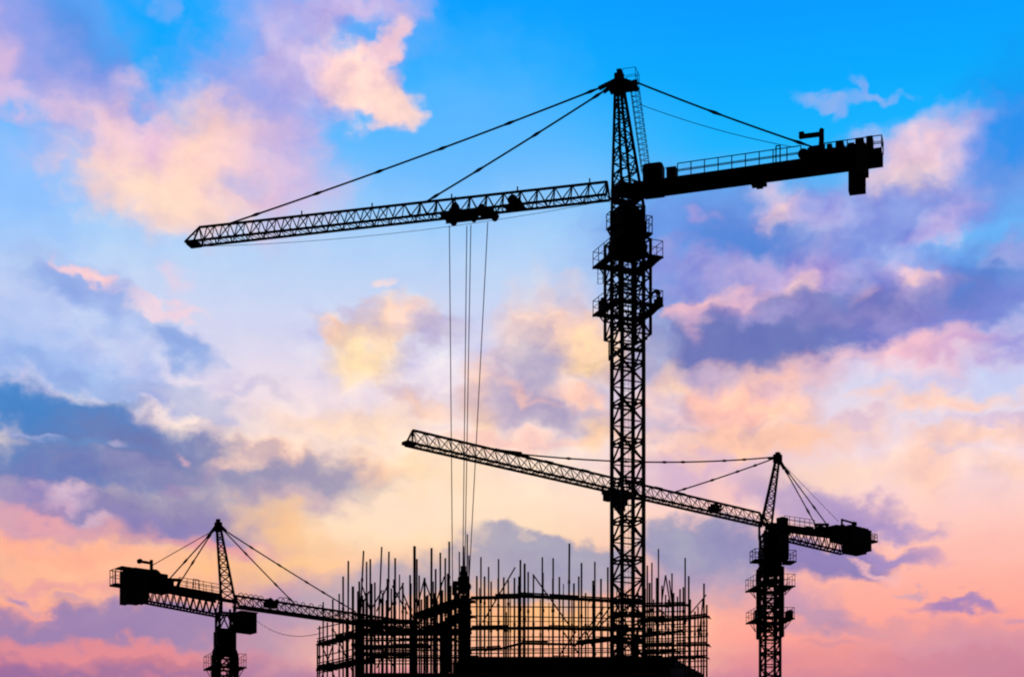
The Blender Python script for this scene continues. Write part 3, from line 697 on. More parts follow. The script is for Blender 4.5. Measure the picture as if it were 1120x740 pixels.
more = [(386.5 + 2.3*k, t) for k, t in enumerate((652, 668, 646, 661, 672, 655, 648))] + [(388.5 + 4.35 * k + random.uniform(-1.8, 1.8), random.choice((628, 636, 644, 652, 660, 668)) + random.uniform(-4, 4)) for k in range(27)]
standards(sL, more, lambda x: 142.2, 742, .06)
ledgers(sL, [(388, y + random.uniform(-.5, .5), 514, y + random.uniform(-.5, .5)) for y in (684.5, 694, 700.5, 710, 716.5, 725)] +
            [(347, y + 9, 388, y) for y in (668, 678, 689, 697, 709, 716, 727)], fy)
ledgers(sL, [(388, y, 514, y) for y in (681, 697.5, 705, 722)], lambda x: 142.2)
decks(sL, [(388, 678.5, 457, 679, 3), (388, 690, 514, 690.5, 4.5), (388, 706, 470, 705.5, 3.5), (388, 714, 450, 713.5, 2.5), (347, 703, 388, 692, 4), (347, 731, 388, 721, 4.5), (388, 722, 410, 722, 4)], fy)
braces(sL, [(429, 640, 446, 671), (441.5, 637, 421, 676), (418, 645, 405, 668), (352, 740, 366, 700), (464, 633, 478, 672), (464, 633, 456, 665), (396, 640, 408, 676), (412, 668, 426, 634), (440, 646, 452, 676), (474, 668, 486, 630), (388, 676, 404, 646), (350, 700, 366, 740), (366, 690, 386, 735), (405, 690, 432, 730), (432, 690, 412, 730)], fy)
# run across the building, nearer to its right end
across = yline(452, 150.5, 504, 142.5)
decks(sL, [(452, 674, 504, 655.5, 4.5), (458, 690, 504, 672, 4)], across, 1.3)
standards(sL, [(461, 655, 735), (468, 650, 735), (475, 648, 735), (484, 645, 735), (493, 640, 735), (499, 636, 735)], across, 735)

# middle scaffold between the column form and the mast
sM = thing('scaffold', 'middle scaffold with open bays, between the hook block and the central mast', 'scaffold', (gx(590, YF), YF, 0), G)
mid = lambda x: 141.0
standards(sM, [(521.5, 629.5), (526, 609), (530, 630), (534.4, 619.5), (537.2, 635.5), (545.3, 611), (545, 632, 720, 0, .075), (551, 631), (553.5, 669, 720, 0, .08), (556, 634), (562.7, 631.5), (569.2, 612), (567.5, 630), (573.8, 616, 720, 0, .085),
    (577.7, 625), (583.5, 629), (593.2, 609), (594, 626), (605, 610), (604.8, 632, 720, 0, .085), (611.8, 630.5), (622.8, 594, 720, 1), (627.7, 637.5), (633, 630, 720, 0, .075), (636, 615.3), (640.5, 648), (648.6, 634.5), (650.6, 614), (657.3, 632.5), (664.8, 620)], mid, 722, .07)
standards(sM, [(524 + 11.2*k + random.uniform(-2.5, 2.5), random.choice((651, 640, 655, 662))) for k in range(13)], lambda x: 143.6, 722, .05)
ledgers(sM, [(515, y0, 668, y1) for y0, y1 in ((663, 663.5), (673, 675.5), (696, 696), (709.5, 708.5), (714, 713))], mid, .045)
ledgers(sM, [(515, y, 668, y) for y in (679, 700)], lambda x: 143.6, .03)
decks(sM, [(515, 652.3, 567, 651.3, 3.6), (567, 650, 600, 651.5, 4), (600, 651.5, 668, 655.5, 3.4), (515, 686, 600, 684.8, 3), (600, 685.5, 668, 687, 3.4)], mid, .9)
decks(sM, [(515, 709.5, 548, 708, 3.6), (548, 708, 570, 702.5, 3.6), (570, 702.5, 630, 703.5, 3.4), (630, 703, 668, 699, 4.4)], mid, .6)
braces(sM, [(563.5, 620, 528, 680), (582.7, 627.5, 623, 684), (668, 662, 637, 706), (660, 664, 628, 706), (616, 690, 634, 716), (630, 690, 612, 716), (650, 690, 668, 672), (641, 690, 652, 716)], mid)

# right scaffold beyond the mast, coming towards the viewer at its right end
sR = thing('scaffold', 'right-hand scaffold with close-set decks, right of the central mast', 'scaffold', (gx(740, YF), YF, 0), G)
rt = yline(668, 144, 773, 139.6)
standards(sR, [(708, 618), (713, 615), (710.5, 637, None, 0, .1), (718.4, 631.6, None, 0, .1), (720.2, 600), (735, 626.5), (736.5, 648, None, 0, .09), (743.8, 643.8), (747.4, 641.7), (749.4, 609.7, 745), (753.3, 629.6, 745), (755, 655, 745),
    (763.5, 663, 745), (770, 637.7, 745, .4), (773, 661, 760, 0, .07), (728, 650), (741, 652), (760, 668, 745), (767, 672, 745)], rt, 730, .065)
standards(sR, [(671, 655), (677, 645), (684, 650), (691, 640), (698, 648), (704, 652), (715, 655), (724, 640), (731, 655)], lambda x: 148.0, 730, .065)
ledgers(sR, [(735, y + 1.5, 773.5, y) for y in (684, 689, 695.5, 711, 716, 722, 728)] + [(668, y + 1.5, 750, y) for y in (668, 673, 682, 693, 700, 709, 714)], rt)
ledgers(sR, [(668, y, 735, y) for y in (663, 679, 690, 698, 706)], lambda x: 148.0)
decks(sR, [(702, 661.5, 751, 660.5, 4), (722, 678.5, 773.5, 673, 4), (700, 679.5, 727, 675, 4), (702, 695, 745, 689, 4), (705, 705.5, 773.5, 704, 4), (703, 713, 740, 711.5, 3), (738, 719, 772, 718, 2)], rt, .5)
decks(sR, [(668, 657, 706, 658, 4), (668, 671, 706, 671.5, 3.5), (668, 686, 706, 686, 4.5), (668, 701, 706, 701, 4.5)], lambda x: 148.0, 1.0)
braces(sR, [(772.5, 650, 755.5, 670), (728, 628.5, 723.5, 660), (728, 628.5, 733, 660), (769, 655, 762, 718), (732, 634, 735, 660), (690, 660, 672, 690), (673, 660, 690, 690), (676, 690, 692, 712), (716, 662, 733, 676)], rt)

# rear scaffold along the far edge of the building
sB = thing('scaffold', 'far scaffold seen through the front ones, thin faint poles along the back edge', 'scaffold', (gx(560, 168), 168, 0), G)
rear = lambda x: 168.0
ps = [(x + random.uniform(-2.5, 2.5), random.choice((640, 648, 655, 660, 668)) + random.uniform(-4, 4)) for x in range(405, 750, 15)]
standards(sB, [p for p in ps if not (664 < p[0] < 668)], rear, 735, .045)
ledgers(sB, [(402, y, 752, y) for y in (688, 711)], rear, .035)
decks(sB, [(402, 718, 752, 718, 2.5), (402, 699, 500, 699, 2)], rear, .8)

# ================================================================== GROUND
m = MB(); m.v = [Vector((x, y, 0)) for x, y in ((-4000, -3000), (4000, -3000), (4000, 6000), (-4000, 6000))]; m.f = [(0, 1, 2, 3)]
g = m.build('ground', EARTH); g['kind'] = 'structure'; g['label'] = 'bare earth of the building site'

# ================================================================== SKY AT DUSK
world = bpy.data.worlds.new('World'); sc.world = world; world.use_nodes = True
world.cycles.sampling_method = 'NONE'
nt = world.node_tree; nt.nodes.clear(); N, Lk = nt.nodes.new, nt.links.new
def math_(op, a, b=None, c=None):
    n = N('ShaderNodeMath'); n.operation = op
    for i, v in enumerate((a, b, c)):
        if v is None: continue
        if hasattr(v, 'links'): Lk(v, n.inputs[i])
        else: n.inputs[i].default_value = v
    return n.outputs[0]
def maprange(v, a, b, c, d, interp='SMOOTHSTEP'):
    n = N('ShaderNodeMapRange'); n.interpolation_type = interp; n.clamp = True
    Lk(v, n.inputs[0])
    for i, x in enumerate((a, b, c, d)): n.inputs[1 + i].default_value = x
    return n.outputs[0]
def mixc(f, a, b, blend='MIX'):
    n = N('ShaderNodeMix'); n.data_type = 'RGBA'; n.blend_type = blend
    for i, v in ((0, f), (6, a), (7, b)):
        if hasattr(v, 'links'): Lk(v, n.inputs[i])
        else: n.inputs[i].default_value = v
    return n.outputs[2]
tc = N('ShaderNodeTexCoord'); sx = N('ShaderNodeSeparateXYZ'); Lk(tc.outputs['Generated'], sx.inputs[0])
AZ = math_('MULTIPLY', math_('ARCTAN2', sx.outputs[0], sx.outputs[1]), 180 / math.pi)
EL = math_('MULTIPLY', math_('ARCSINE', sx.outputs[2]), 180 / math.pi)
cb = N('ShaderNodeCombineXYZ'); Lk(AZ, cb.inputs[0]); Lk(EL, cb.inputs[1]); UV = cb.outputs[0]
def sky_dir(px, py):
    x, z = (px - 560) / FPX, (HORIZON - py) / FPX
    return math.degrees(math.atan(x)), math.degrees(math.atan(z / math.hypot(1, x)))
PXD = math.degrees(1 / FPX)
def vmath(op, a, b=None, scale=None):
    n = N('ShaderNodeVectorMath'); n.operation = op; Lk(a, n.inputs[0])
    if b is not None:
        if hasattr(b, 'links'): Lk(b, n.inputs[1])
        else: n.inputs[1].default_value = b
    if scale is not None: n.inputs['Scale'].default_value = scale
    return n
def noise(vec, scale, detail, rough, seed=0, dist=0):
    v = vmath('ADD', vec, (seed * 17.3, seed * 9.1, 0)).outputs[0]
    n = N('ShaderNodeTexNoise'); n.noise_dimensions = '2D'; Lk(v, n.inputs['Vector'])
    n.inputs['Scale'].default_value = scale; n.inputs['Detail'].default_value = detail; n.inputs['Roughness'].default_value = rough
    n.inputs['Distortion'].default_value = dist
    return n
flat = vmath('MULTIPLY', UV, (.72, 1, 1)).outputs[0]
w1 = noise(flat, .42, 3, .55, 1); w2 = noise(flat, 1.25, 3, .5, 2); w3 = noise(flat, 3.6, 5, .58, 4)
off = vmath('SCALE', vmath('SUBTRACT', w1.outputs['Color'], (.5, .5, .5)).outputs[0], scale=1.3).outputs[0]
off2 = vmath('SCALE', vmath('SUBTRACT', w2.outputs['Color'], (.5, .5, .5)).outputs[0], scale=1.15).outputs[0]
off3 = vmath('SCALE', vmath('SUBTRACT', w3.outputs['Color'], (.5, .5, .5)).outputs[0], scale=.14).outputs[0]
WUV = vmath('MULTIPLY', vmath('ADD', vmath('ADD', vmath('ADD', UV, off).outputs[0], off2).outputs[0], off3).outputs[0], (1, 1, 0)).outputs[0]
fb = noise(vmath('ADD', flat, off2).outputs[0], .85, 7, .52, 3).outputs['Fac']
FB = math_('MULTIPLY', math_('SUBTRACT', fb, .5), 2.0)

def ramp(stops):
    n = N('ShaderNodeValToRGB'); cr = n.color_ramp; cr.interpolation = 'LINEAR'
    v = maprange(EL, -10, 90, 0, 1, 'LINEAR'); Lk(v, n.inputs[0])
    pts = sorted(((sky_dir(560, y)[1] + 10) / 100, c) for y, c in stops) 
    pts = [(0, (60, 45, 60)), ((5 + 10) / 100, (150, 95, 125))] + pts + [((36 + 10) / 100, (0, 120, 225)), (.65, (0, 60, 140)), (1, (0, 25, 75))]
    while len(cr.elements) < len(pts): cr.elements.new(.5)
    for e, (p, c) in zip(cr.elements, pts): e.position = p; e.color = rgb(c)
    return n.outputs[0]
left = ramp([(0, (0, 160, 255)), (90, (10, 172, 255)), (150, (85, 184, 255)), (200, (130, 195, 253)), (250, (165, 207, 250)), (300, (188, 212, 246)), (370, (214, 215, 241)),
             (430, (238, 221, 232)), (480, (251, 226, 216)), (540, (255, 227, 202)), (590, (255, 219, 182)), (640, (255, 190, 152)), (690, (250, 160, 145)), (740, (215, 130, 150))])
right = ramp([(0, (0, 155, 255)), (100, (0, 170, 255)), (165, (20, 180, 255)), (205, (80, 185, 252)), (260, (115, 185, 250)), (330, (160, 195, 245)), (400, (206, 210, 242)), (450, (226, 216, 235)),
              (500, (240, 216, 225)), (550, (252, 211, 206)), (600, (255, 194, 182)), (650, (255, 176, 160)), (700, (252, 160, 150)), (740, (205, 130, 155))])
col = mixc(maprange(AZ, sky_dir(560, 0)[0], sky_dir(800, 0)[0], 0, 1), left, right)

# cloud banks: (x, y, rx, ry, tilt, colour, strength, softness, raggedness)
CLOUDS = [
 # upper left veil
 (25, 190, 75, 60, 0, (140, 191, 254), .9, .6, .3),
 (50, 45, 135, 70, -40, (112, 168, 243), .95, .3, .35), (78, 42, 85, 30, -42, (70, 145, 231), .95, .7, .3), (105, 85, 60, 18, -45, (112, 150, 230), .8, .7, .3),
 (5, 30, 40, 45, 0, (150, 160, 235), .8, .7, .3), (68, 92, 85, 30, -28, (152, 162, 232), .88, .6, .3), (2, 76, 20, 26, 0, (222, 188, 222), .85, .6, .5), (18, 108, 34, 14, -20, (222, 194, 228), .75, .5, .9),
 (175, 8, 26, 14, -50, (95, 165, 247), .8, .4, .6),
 (190, 92, 22, 12, 20, (115, 170, 245), .6, .5, .9),
 (215, 35, 62, 42, -10, (0, 168, 255), .97, .3, .5), (165, 88, 20, 38, 25, (30, 168, 252), .85, .5, .5), (240, 88, 20, 22, 0, (20, 168, 254), .85, .5, .5), (500, 140, 90, 60, 15, (95, 184, 255), .7, .8, .3),
 (183, 6, 9, 14, -25, (110, 170, 246), .8, .5, .6),
 # big peach cloud
 (275, 108, 70, 36, -22, (130, 165, 240), .92, .4, .5), (190, 105, 22, 14, 30, (150, 178, 244), .7, .6, .8), (285, 135, 65, 38, -20, (168, 167, 231), .85, .5, .4), (110, 118, 50, 22, -30, (175, 172, 230), .8, .6, .4),
 (205, 186, 122, 48, -8, (236, 198, 218), .97, .45, .45), (135, 165, 46, 26, -20, (252, 211, 213), .85, .6, .4), (180, 208, 84, 32, -5, (255, 219, 200), .97, .4, .5), (232, 165, 52, 32, 0, (255, 211, 196), .9, .7, .3),
 (305, 190, 52, 32, 0, (216, 188, 225), .75, .6, .5), (165, 150, 22, 20, -50, (228, 190, 222), .7, .6, .4), (262, 200, 20, 8, 10, (190, 190, 232), .6, .6, .8),
 # top centre cloud
 (345, 24, 90, 52, 5, (140, 176, 246), .92, .4, .4), (440, 18, 40, 26, 0, (95, 172, 250), .7, .7, .5), (322, 52, 52, 48, 0, (176, 175, 235), .85, .6, .4), (392, 6, 60, 16, 5, (208, 182, 226), .8, .5, .6), (335, 88, 55, 28, -25, (198, 182, 229), .85, .45, .5),
 (388, 85, 52, 38, -35, (240, 202, 216), .97, .25, .5), (400, 100, 44, 26, -20, (255, 215, 210), .97, .35, .5), (392, 36, 30, 14, 5, (85, 168, 250), .95, .35, .4), (430, 44, 14, 24, -30, (248, 206, 214), .97, .3, .35), (425, 118, 30, 15, 0, (255, 217, 206), .95, .3, .6), (390, 122, 32, 10, -15, (255, 216, 208), .9, .4, .7),
 # small wisps upper right
 (905, 106, 25, 9, -8, (138, 178, 241), .92, .35, .6), (921, 119, 12, 9, 30, (128, 174, 243), .85, .4, .6), (946, 90, 14, 6, -45, (122, 172, 244), .85, .4, .6), (962, 105, 24, 6, 0, (132, 176, 243), .88, .4, .6),
 # right hand bank
 (1105, 150, 55, 55, 0, (15, 145, 240), .85, .7, .3), (1045, 215, 115, 62, 5, (148, 165, 235), .97, .3, .35), (1100, 215, 60, 50, 0, (85, 145, 228), .8, .8, .3), (1005, 182, 62, 36, 15, (244, 205, 218), .95, .4, .4), (990, 200, 44, 20, 10, (255, 218, 203), .92, .5, .5), (1068, 190, 24, 36, 10, (150, 165, 235), .85, .7, .4), (1108, 168, 34, 44, -15, (25, 145, 240), .95, .5, .35), (1112, 215, 30, 26, 0, (80, 150, 230), .85, .7, .4),
 (755, 258, 62, 48, -20, (85, 140, 224), .85, .5, .4), (872, 285, 175, 66, -5, (118, 143, 220), .96, .35, .3), (1010, 262, 130, 56, 0, (132, 152, 226), .92, .4, .3), (900, 235, 40, 16, 0, (170, 172, 232), .8, .5, .5),
 (766, 239, 14, 7, -30, (232, 178, 214), .9, .6, .6), (850, 230, 26, 18, -30, (236, 200, 218), .85, .7, .5), (844, 240, 12, 13, -30, (255, 211, 207), .9, .6, .4), (891, 258, 26, 16, 30, (186, 175, 226), .7, .6, .6),
 (1040, 246, 28, 15, 45, (216, 182, 226), .8, .8, .6), (1085, 240, 60, 16, 10, (120, 155, 232), .6, .8, .4), (1020, 268, 40, 16, 15, (190, 178, 230), .8, .6, .5), (985, 215, 45, 12, 0, (125, 148, 226), .7, .7, .4), (1078, 262, 62, 20, 22, (108, 184, 250), .97, .35, .45), (1010, 278, 45, 10, -8, (130, 180, 245), .8, .6, .6), (1105, 232, 36, 18, 0, (105, 165, 238), .8, .7, .4),
 (795, 262, 80, 25, -6, (86, 137, 219), .93, .6, .4), (735, 255, 28, 40, 0, (112, 158, 234), .8, .7, .3), (855, 272, 42, 15, -5, (76, 130, 214), .85, .6, .4), (790, 296, 64, 15, -8, (176, 160, 217), .8, .7, .5), (750, 300, 35, 20, 0, (135, 145, 218), .7, .7, .4), (872, 308, 52, 24, 0, (206, 174, 220), .85, .8, .6), (876, 316, 16, 14, 60, (250, 205, 207), .9, .6, .6), (815, 305, 40, 16, 0, (165, 158, 218), .7, .7, .5),
 (1070, 312, 75, 26, -5, (72, 125, 209), .92, .6, .4), (1000, 330, 70, 24, 0, (112, 130, 210), .85, .6, .4), (990, 306, 34, 20, -30, (200, 172, 221), .85, .8, .5), (998, 296, 13, 7, -20, (252, 208, 208), .85, .6, .6), (950, 318, 9, 8, 0, (240, 190, 205), .8, .6, .6), (1105, 290, 30, 12, -10, (165, 175, 232), .8, .5, .6), (965, 310, 14, 24, 20, (120, 135, 212), .7, .7, .4),
 
 (800, 372, 110, 34, 5, (119, 121, 182), .94, .4, .4), (895, 362, 150, 32, 5, (105, 117, 186), .97, .4, .35), (768, 334, 24, 7, 15, (250, 196, 198), .92, .6, .6), (812, 332, 24, 9, 10, (232, 186, 208), .85, .7, .6), (757, 350, 12, 14, 30, (230, 184, 206), .75, .7, .5), (845, 345, 40, 7, 5, (165, 155, 212), .7, .7, .6), (745, 322, 30, 6, 0, (150, 150, 215), .6, .7, .4), (1050, 352, 110, 20, 8, (116, 130, 213), .9, .5, .35), (960, 345, 70, 12, 0, (150, 140, 205), .7, .7, .5),
 (1005, 384, 50, 17, 5, (250, 196, 205), .92, .5, .45), (1065, 388, 60, 17, 5, (203, 163, 210), .9, .6, .4), (925, 393, 40, 12, 10, (240, 198, 212), .85, .6, .5), (1000, 402, 70, 8, 0, (245, 208, 218), .7, .7, .5), (1110, 376, 30, 10, 10, (150, 150, 222), .8, .6, .4), (900, 405, 60, 10, 0, (225, 205, 230), .7, .8, .4),
 (1105, 412, 36, 18, 0, (196, 208, 245), .85, .7, .4), (960, 415, 70, 12, 0, (212, 212, 240), .7, .8, .3),
 # warm broken cloud in the middle
 (375, 354, 24, 9, -10, (255, 207, 180), .85, .6, .6), (432, 348, 36, 16, 10, (255, 207, 180), .9, .5, .6), (400, 342, 24, 9, -20, (196, 184, 214), .8, .6, .6), (470, 360, 36, 17, -5, (192, 180, 212), .85, .5, .6), (415, 312, 9, 4, 0, (250, 222, 222), .8, .6, .5),
 (405, 384, 26, 30, -60, (255, 219, 168), .85, .7, .5), (400, 465, 58, 18, 15, (255, 217, 180), .6, .6, .7), (330, 462, 60, 10, 5, (252, 214, 192), .5, .7, .8), (350, 490, 60, 14, 0, (250, 222, 210), .6, .7, .5), (443, 432, 24, 9, -25, (206, 184, 203), .85, .6, .6), (460, 445, 30, 8, -20, (255, 208, 180), .7, .7, .6), (268, 428, 26, 6, 0, (205, 196, 225), .7, .6, .7), (310, 432, 22, 6, -10, (214, 200, 220), .6, .7, .7),
 (460, 522, 62, 20, -8, (255, 219, 172), .7, .6, .6), (415, 512, 30, 12, -10, (255, 205, 172), .8, .6, .6), (310, 496, 42, 12, -5, (255, 204, 178), .85, .5, .6),
 (480, 555, 90, 26, 0, (254, 226, 200), .7, .8, .3), (525, 452, 18, 34, 10, (255, 206, 165), .8, .6, .5), (528, 420, 20, 20, 0, (255, 208, 190), .7, .7, .5),
 (615, 375, 62, 40, -15, (255, 207, 182), .9, .5, .5), (585, 398, 34, 34, -20, (184, 174, 202), .95, .5, .4), (645, 395, 26, 26, -40, (255, 215, 165), .85, .6, .4), (600, 448, 82, 24, -5, (183, 168, 196), .96, .45, .4), (560, 440, 20, 30, 0, (190, 172, 200), .7, .6, .5), (630, 432, 32, 9, -20, (255, 200, 180), .8, .5, .6), (575, 430, 22, 7, -25, (252, 200, 185), .8, .5, .6), (655, 480, 28, 14, 0, (255, 208, 162), .85, .6, .5), (570, 487, 60, 9, 3, (250, 196, 186), .75, .6, .5),
 # right of the mast
 (800, 436, 95, 30, 8, (250, 190, 175), .93, .45, .45), (735, 420, 18, 24, 30, (255, 212, 178), .85, .5, .5), (775, 412, 50, 12, -5, (188, 170, 205), .75, .6, .5), (725, 470, 32, 14, -10, (200, 182, 208), .85, .5, .5), (740, 445, 24, 10, -20, (228, 208, 225), .7, .6, .5), (850, 438, 36, 20, -20, (255, 203, 178), .9, .5, .5), (815, 450, 38, 16, 30, (255, 190, 178), .8, .6, .5), (850, 425, 22, 8, -10, (225, 190, 210), .6, .6, .6),
 (830, 485, 110, 18, 5, (255, 198, 168), .9, .5, .45), (770, 512, 70, 12, 0, (216, 178, 203), .85, .6, .5), (800, 535, 40, 16, 0, (245, 190, 185), .7, .7, .5), (740, 525, 30, 14, 0, (205, 172, 205), .7, .7, .5), (845, 530, 40, 14, -10, (185, 160, 205), .7, .6, .5), (880, 548, 60, 16, -12, (178, 155, 200), .85, .5, .4),
 # right hand streaks
 (1035, 436, 62, 9, 3, (255, 209, 193), .92, .5, .5), (962, 431, 24, 8, 0, (255, 210, 197), .85, .5, .6), (940, 455, 22, 5, 0, (220, 190, 212), .7, .6, .6), (1020, 508, 36, 24, 10, (255, 206, 185), .85, .6, .4), (1078, 474, 56, 13, 5, (255, 208, 190), .9, .5, .5), (1050, 496, 24, 6, 0, (222, 198, 215), .7, .6, .6), (1110, 512, 30, 10, 0, (255, 210, 190), .8, .6, .4), (910, 520, 60, 14, 0, (255, 215, 190), .7, .7, .4), (1095, 455, 40, 6, 0, (214, 192, 222), .7, .6, .5),
 # left small clouds
 (92, 322, 54, 18, -25, (150, 173, 231), .9, .45, .45), (60, 318, 24, 10, -10, (135, 170, 230), .7, .6, .5), (92, 305, 26, 7, -22, (250, 207, 216), .92, .4, .5), (105, 310, 12, 5, -10, (255, 208, 208), .8, .5, .5), (188, 376, 46, 17, -32, (137, 165, 224), .97, .3, .4), (182, 335, 34, 6, -5, (246, 212, 222), .85, .5, .7), (195, 300, 10, 12, 20, (236, 208, 226), .6, .7, .6),
 (60, 400, 90, 20, -10, (152, 180, 234), .75, .6, .7), (85, 395, 30, 10, -20, (142, 170, 228), .7, .5, .7), (178, 432, 52, 12, -12, (158, 175, 222), .85, .5, .5), (145, 425, 22, 8, -20, (150, 172, 222), .7, .5, .6),
 # large slate bank on the left
 (45, 375, 130, 42, -8, (168, 194, 243), .85, .8, .3), (55, 405, 80, 12, -12, (140, 172, 232), .8, .6, .8), (110, 425, 50, 9, -15, (150, 174, 228), .7, .6, .8), (215, 445, 60, 10, -12, (190, 190, 222), .7, .7, .7),
 (12, 438, 52, 20, -5, (58, 140, 213), .95, .45, .5), (108, 470, 122, 24, -10, (70, 130, 199), .97, .3, .45), (50, 507, 105, 28, -3, (75, 122, 190), .95, .45, .4), (185, 505, 105, 32, -5, (112, 124, 178), .95, .45, .45), (130, 552, 150, 26, -4, (134, 130, 178), .92, .55, .4), (25, 553, 50, 24, 0, (140, 125, 190), .8, .7, .3),
 (40, 474, 20, 3, -14, (165, 175, 222), .7, .8, .4), (90, 488, 60, 4, -6, (98, 138, 198), .6, .8, .4), (150, 515, 70, 5, -4, (140, 138, 186), .6, .8, .4), (66, 540, 17, 8, 0, (228, 194, 212), .88, .8, .5), (60, 548, 15, 4, 0, (240, 188, 204), .75, .8, .5), (60, 520, 80, 6, -3, (96, 122, 188), .6, .8, .4), (127, 493, 10, 4, 0, (178, 168, 208), .7, .6, .6), (206, 500, 6, 4, 0, (225, 178, 196), .7, .8, .4), (240, 520, 16, 6, 30, (215, 170, 190), .8, .6, .6), (190, 535, 16, 4, 0, (165, 135, 180), .6, .6, .6),
 (275, 528, 60, 26, 0, (150, 147, 182), .9, .5, .5), (350, 519, 54, 20, -5, (160, 153, 182), .96, .4, .35), (330, 545, 50, 10, 0, (200, 170, 185), .7, .7, .5), (270, 505, 30, 7, 10, (250, 208, 190), .7, .6, .6),
 # low left bands
 (160, 577, 140, 20, -4, (140, 130, 184), .95, .4, .3), (50, 568, 60, 10, -5, (238, 168, 176), .85, .6, .5), (30, 580, 60, 8, 0, (196, 145, 188), .8, .6, .4), (100, 563, 14, 6, 0, (212, 178, 200), .8, .6, .5), (75, 618, 150, 32, 0, (255, 184, 152), .93, .5, .25), (60, 596, 90, 10, -4, (255, 172, 146), .8, .7, .3),
 (250, 622, 66, 18, -5, (255, 190, 135), .75, .6, .4), (315, 580, 46, 18, -12, (255, 199, 142), .8, .6, .5), (310, 622, 50, 14, 15, (255, 202, 140), .7, .6, .5), (230, 594, 60, 7, -4, (246, 160, 160), .7, .7, .3),
 (20, 657, 18, 5, -6, (176, 140, 184), .9, .5, .5), (60, 673, 18, 5, 0, (160, 130, 184), .85, .5, .5), (85, 660, 18, 3, 0, (205, 155, 180), .6, .6, .5), (140, 688, 210, 19, 3, (152, 127, 176), .97, .3, .22), (210, 680, 90, 16, 0, (160, 135, 178), .85, .6, .3), (310, 672, 66, 36, -5, (178, 148, 182), .92, .5, .3), (300, 715, 75, 34, 0, (170, 138, 174), .9, .7, .3), (40, 645, 60, 6, 0, (236, 160, 165), .7, .8, .4), (150, 650, 70, 8, -3, (232, 158, 160), .6, .8, .4),
 (120, 714, 150, 9, -2, (226, 138, 148), .92, .6, .35), (90, 738, 190, 10, 0, (158, 112, 158), .9, .7, .3), (20, 735, 40, 12, 0, (150, 105, 160), .7, .8, .3), (200, 728, 70, 5, 0, (190, 120, 145), .6, .7, .4),
 # grey cumulus behind the scaffold
 (590, 622, 92, 38, -4, (166, 161, 184), .98, .14, .4), (600, 600, 50, 18, -8, (168, 164, 186), .97, .2, .5), (440, 640, 90, 30, 8, (180, 168, 184), .95, .3, .35), (380, 655, 60, 22, 12, (186, 165, 180), .8, .6, .4),
 (595, 690, 130, 32, 0, (255, 190, 128), .95, .35, .2), (430, 705, 100, 24, 0, (246, 186, 170), .9, .6, .3), (640, 712, 110, 22, 0, (255, 178, 150), .85, .7, .3), (720, 700, 60, 40, 0, (252, 190, 165), .8, .7, .3),
 # cumulus between mast and right crane
 (772, 608, 76, 36, -4, (150, 149, 186), .98, .16, .4), (735, 590, 34, 16, -10, (160, 158, 188), .95, .3, .5), (815, 598, 40, 20, -15, (150, 145, 188), .9, .4, .4), (765, 640, 66, 18, 0, (186, 160, 186), .9, .5, .4), (745, 660, 60, 12, 0, (192, 160, 178), .7, .7, .4),
 (935, 562, 46, 16, -8, (172, 150, 198), .92, .4, .4), (908, 610, 72, 20, -2, (139, 126, 184), .98, .2, .25), (983, 603, 48, 11, -12, (160, 138, 194), .95, .3, .4), (982, 574, 34, 9, -10, (176, 152, 200), .92, .4, .4), (955, 555, 22, 8, 0, (190, 160, 200), .7, .6, .5), (960, 620, 24, 4, -20, (250, 190, 190), .7, .6, .5),
 (1042, 661, 36, 8, 3, (166, 130, 184), .96, .3, .4), (1065, 656, 14, 6, 10, (172, 135, 186), .85, .4, .5), (1000, 643, 9, 4, 0, (200, 160, 185), .8, .5, .5), (985, 642, 9, 3, 0, (212, 165, 185), .7, .5, .5), (893, 673, 62, 13, -16, (192, 148, 176), .95, .4, .35), (870, 655, 26, 10, 0, (210, 158, 180), .75, .6, .4), (925, 687, 24, 6, -12, (180, 138, 172), .85, .5, .4), (915, 706, 26, 5, -10, (216, 146, 156), .8, .5, .6), (1000, 720, 24, 5, 0, (212, 138, 152), .75, .5, .5),
 (1060, 698, 95, 16, 0, (212, 148, 166), .85, .7, .4), (960, 735, 110, 14, 0, (222, 140, 150), .7, .8, .3), (950, 690, 60, 6, -4, (226, 156, 162), .6, .7, .5), (1090, 725, 80, 16, 0, (200, 132, 158), .75, .7, .3), (1115, 670, 20, 5, 0, (190, 145, 180), .7, .6, .5), (890, 725, 60, 10, 0, (240, 150, 145), .5, .8, .3), (1080, 600, 60, 10, 0, (255, 186, 178), .6, .7, .4),
]
for (x, y, rx, ry, tilt, c, stg, soft, rag) in CLOUDS:
    u, v = sky_dir(x, y); soft = min(.97, soft * 1.3 + .14)
    mp = N('ShaderNodeMapping'); mp.vector_type = 'TEXTURE'; Lk(WUV, mp.inputs['Vector'])
    lc = N('ShaderNodeVectorMath'); lc.operation = 'MULTIPLY_ADD'; Lk(col, lc.inputs[0])      # keeps the banks in back-to-front order
    lc.inputs[1].default_value = (1e-7, 1e-7, 0); lc.inputs[2].default_value = (u, v, 0)
    Lk(lc.outputs[0], mp.inputs['Location']); mp.inputs['Rotation'].default_value = (0, 0, R(tilt)); mp.inputs['Scale'].default_value = (rx * PXD, ry * PXD, 1)
    ln = vmath('LENGTH', mp.outputs[0]).outputs['Value']
    d = math_('MULTIPLY_ADD', FB, rag, ln)
    mk = maprange(d, 1 + soft, max(.02, 1 - soft), 0, stg)
    col = mixc(mk, col, rgb(c))
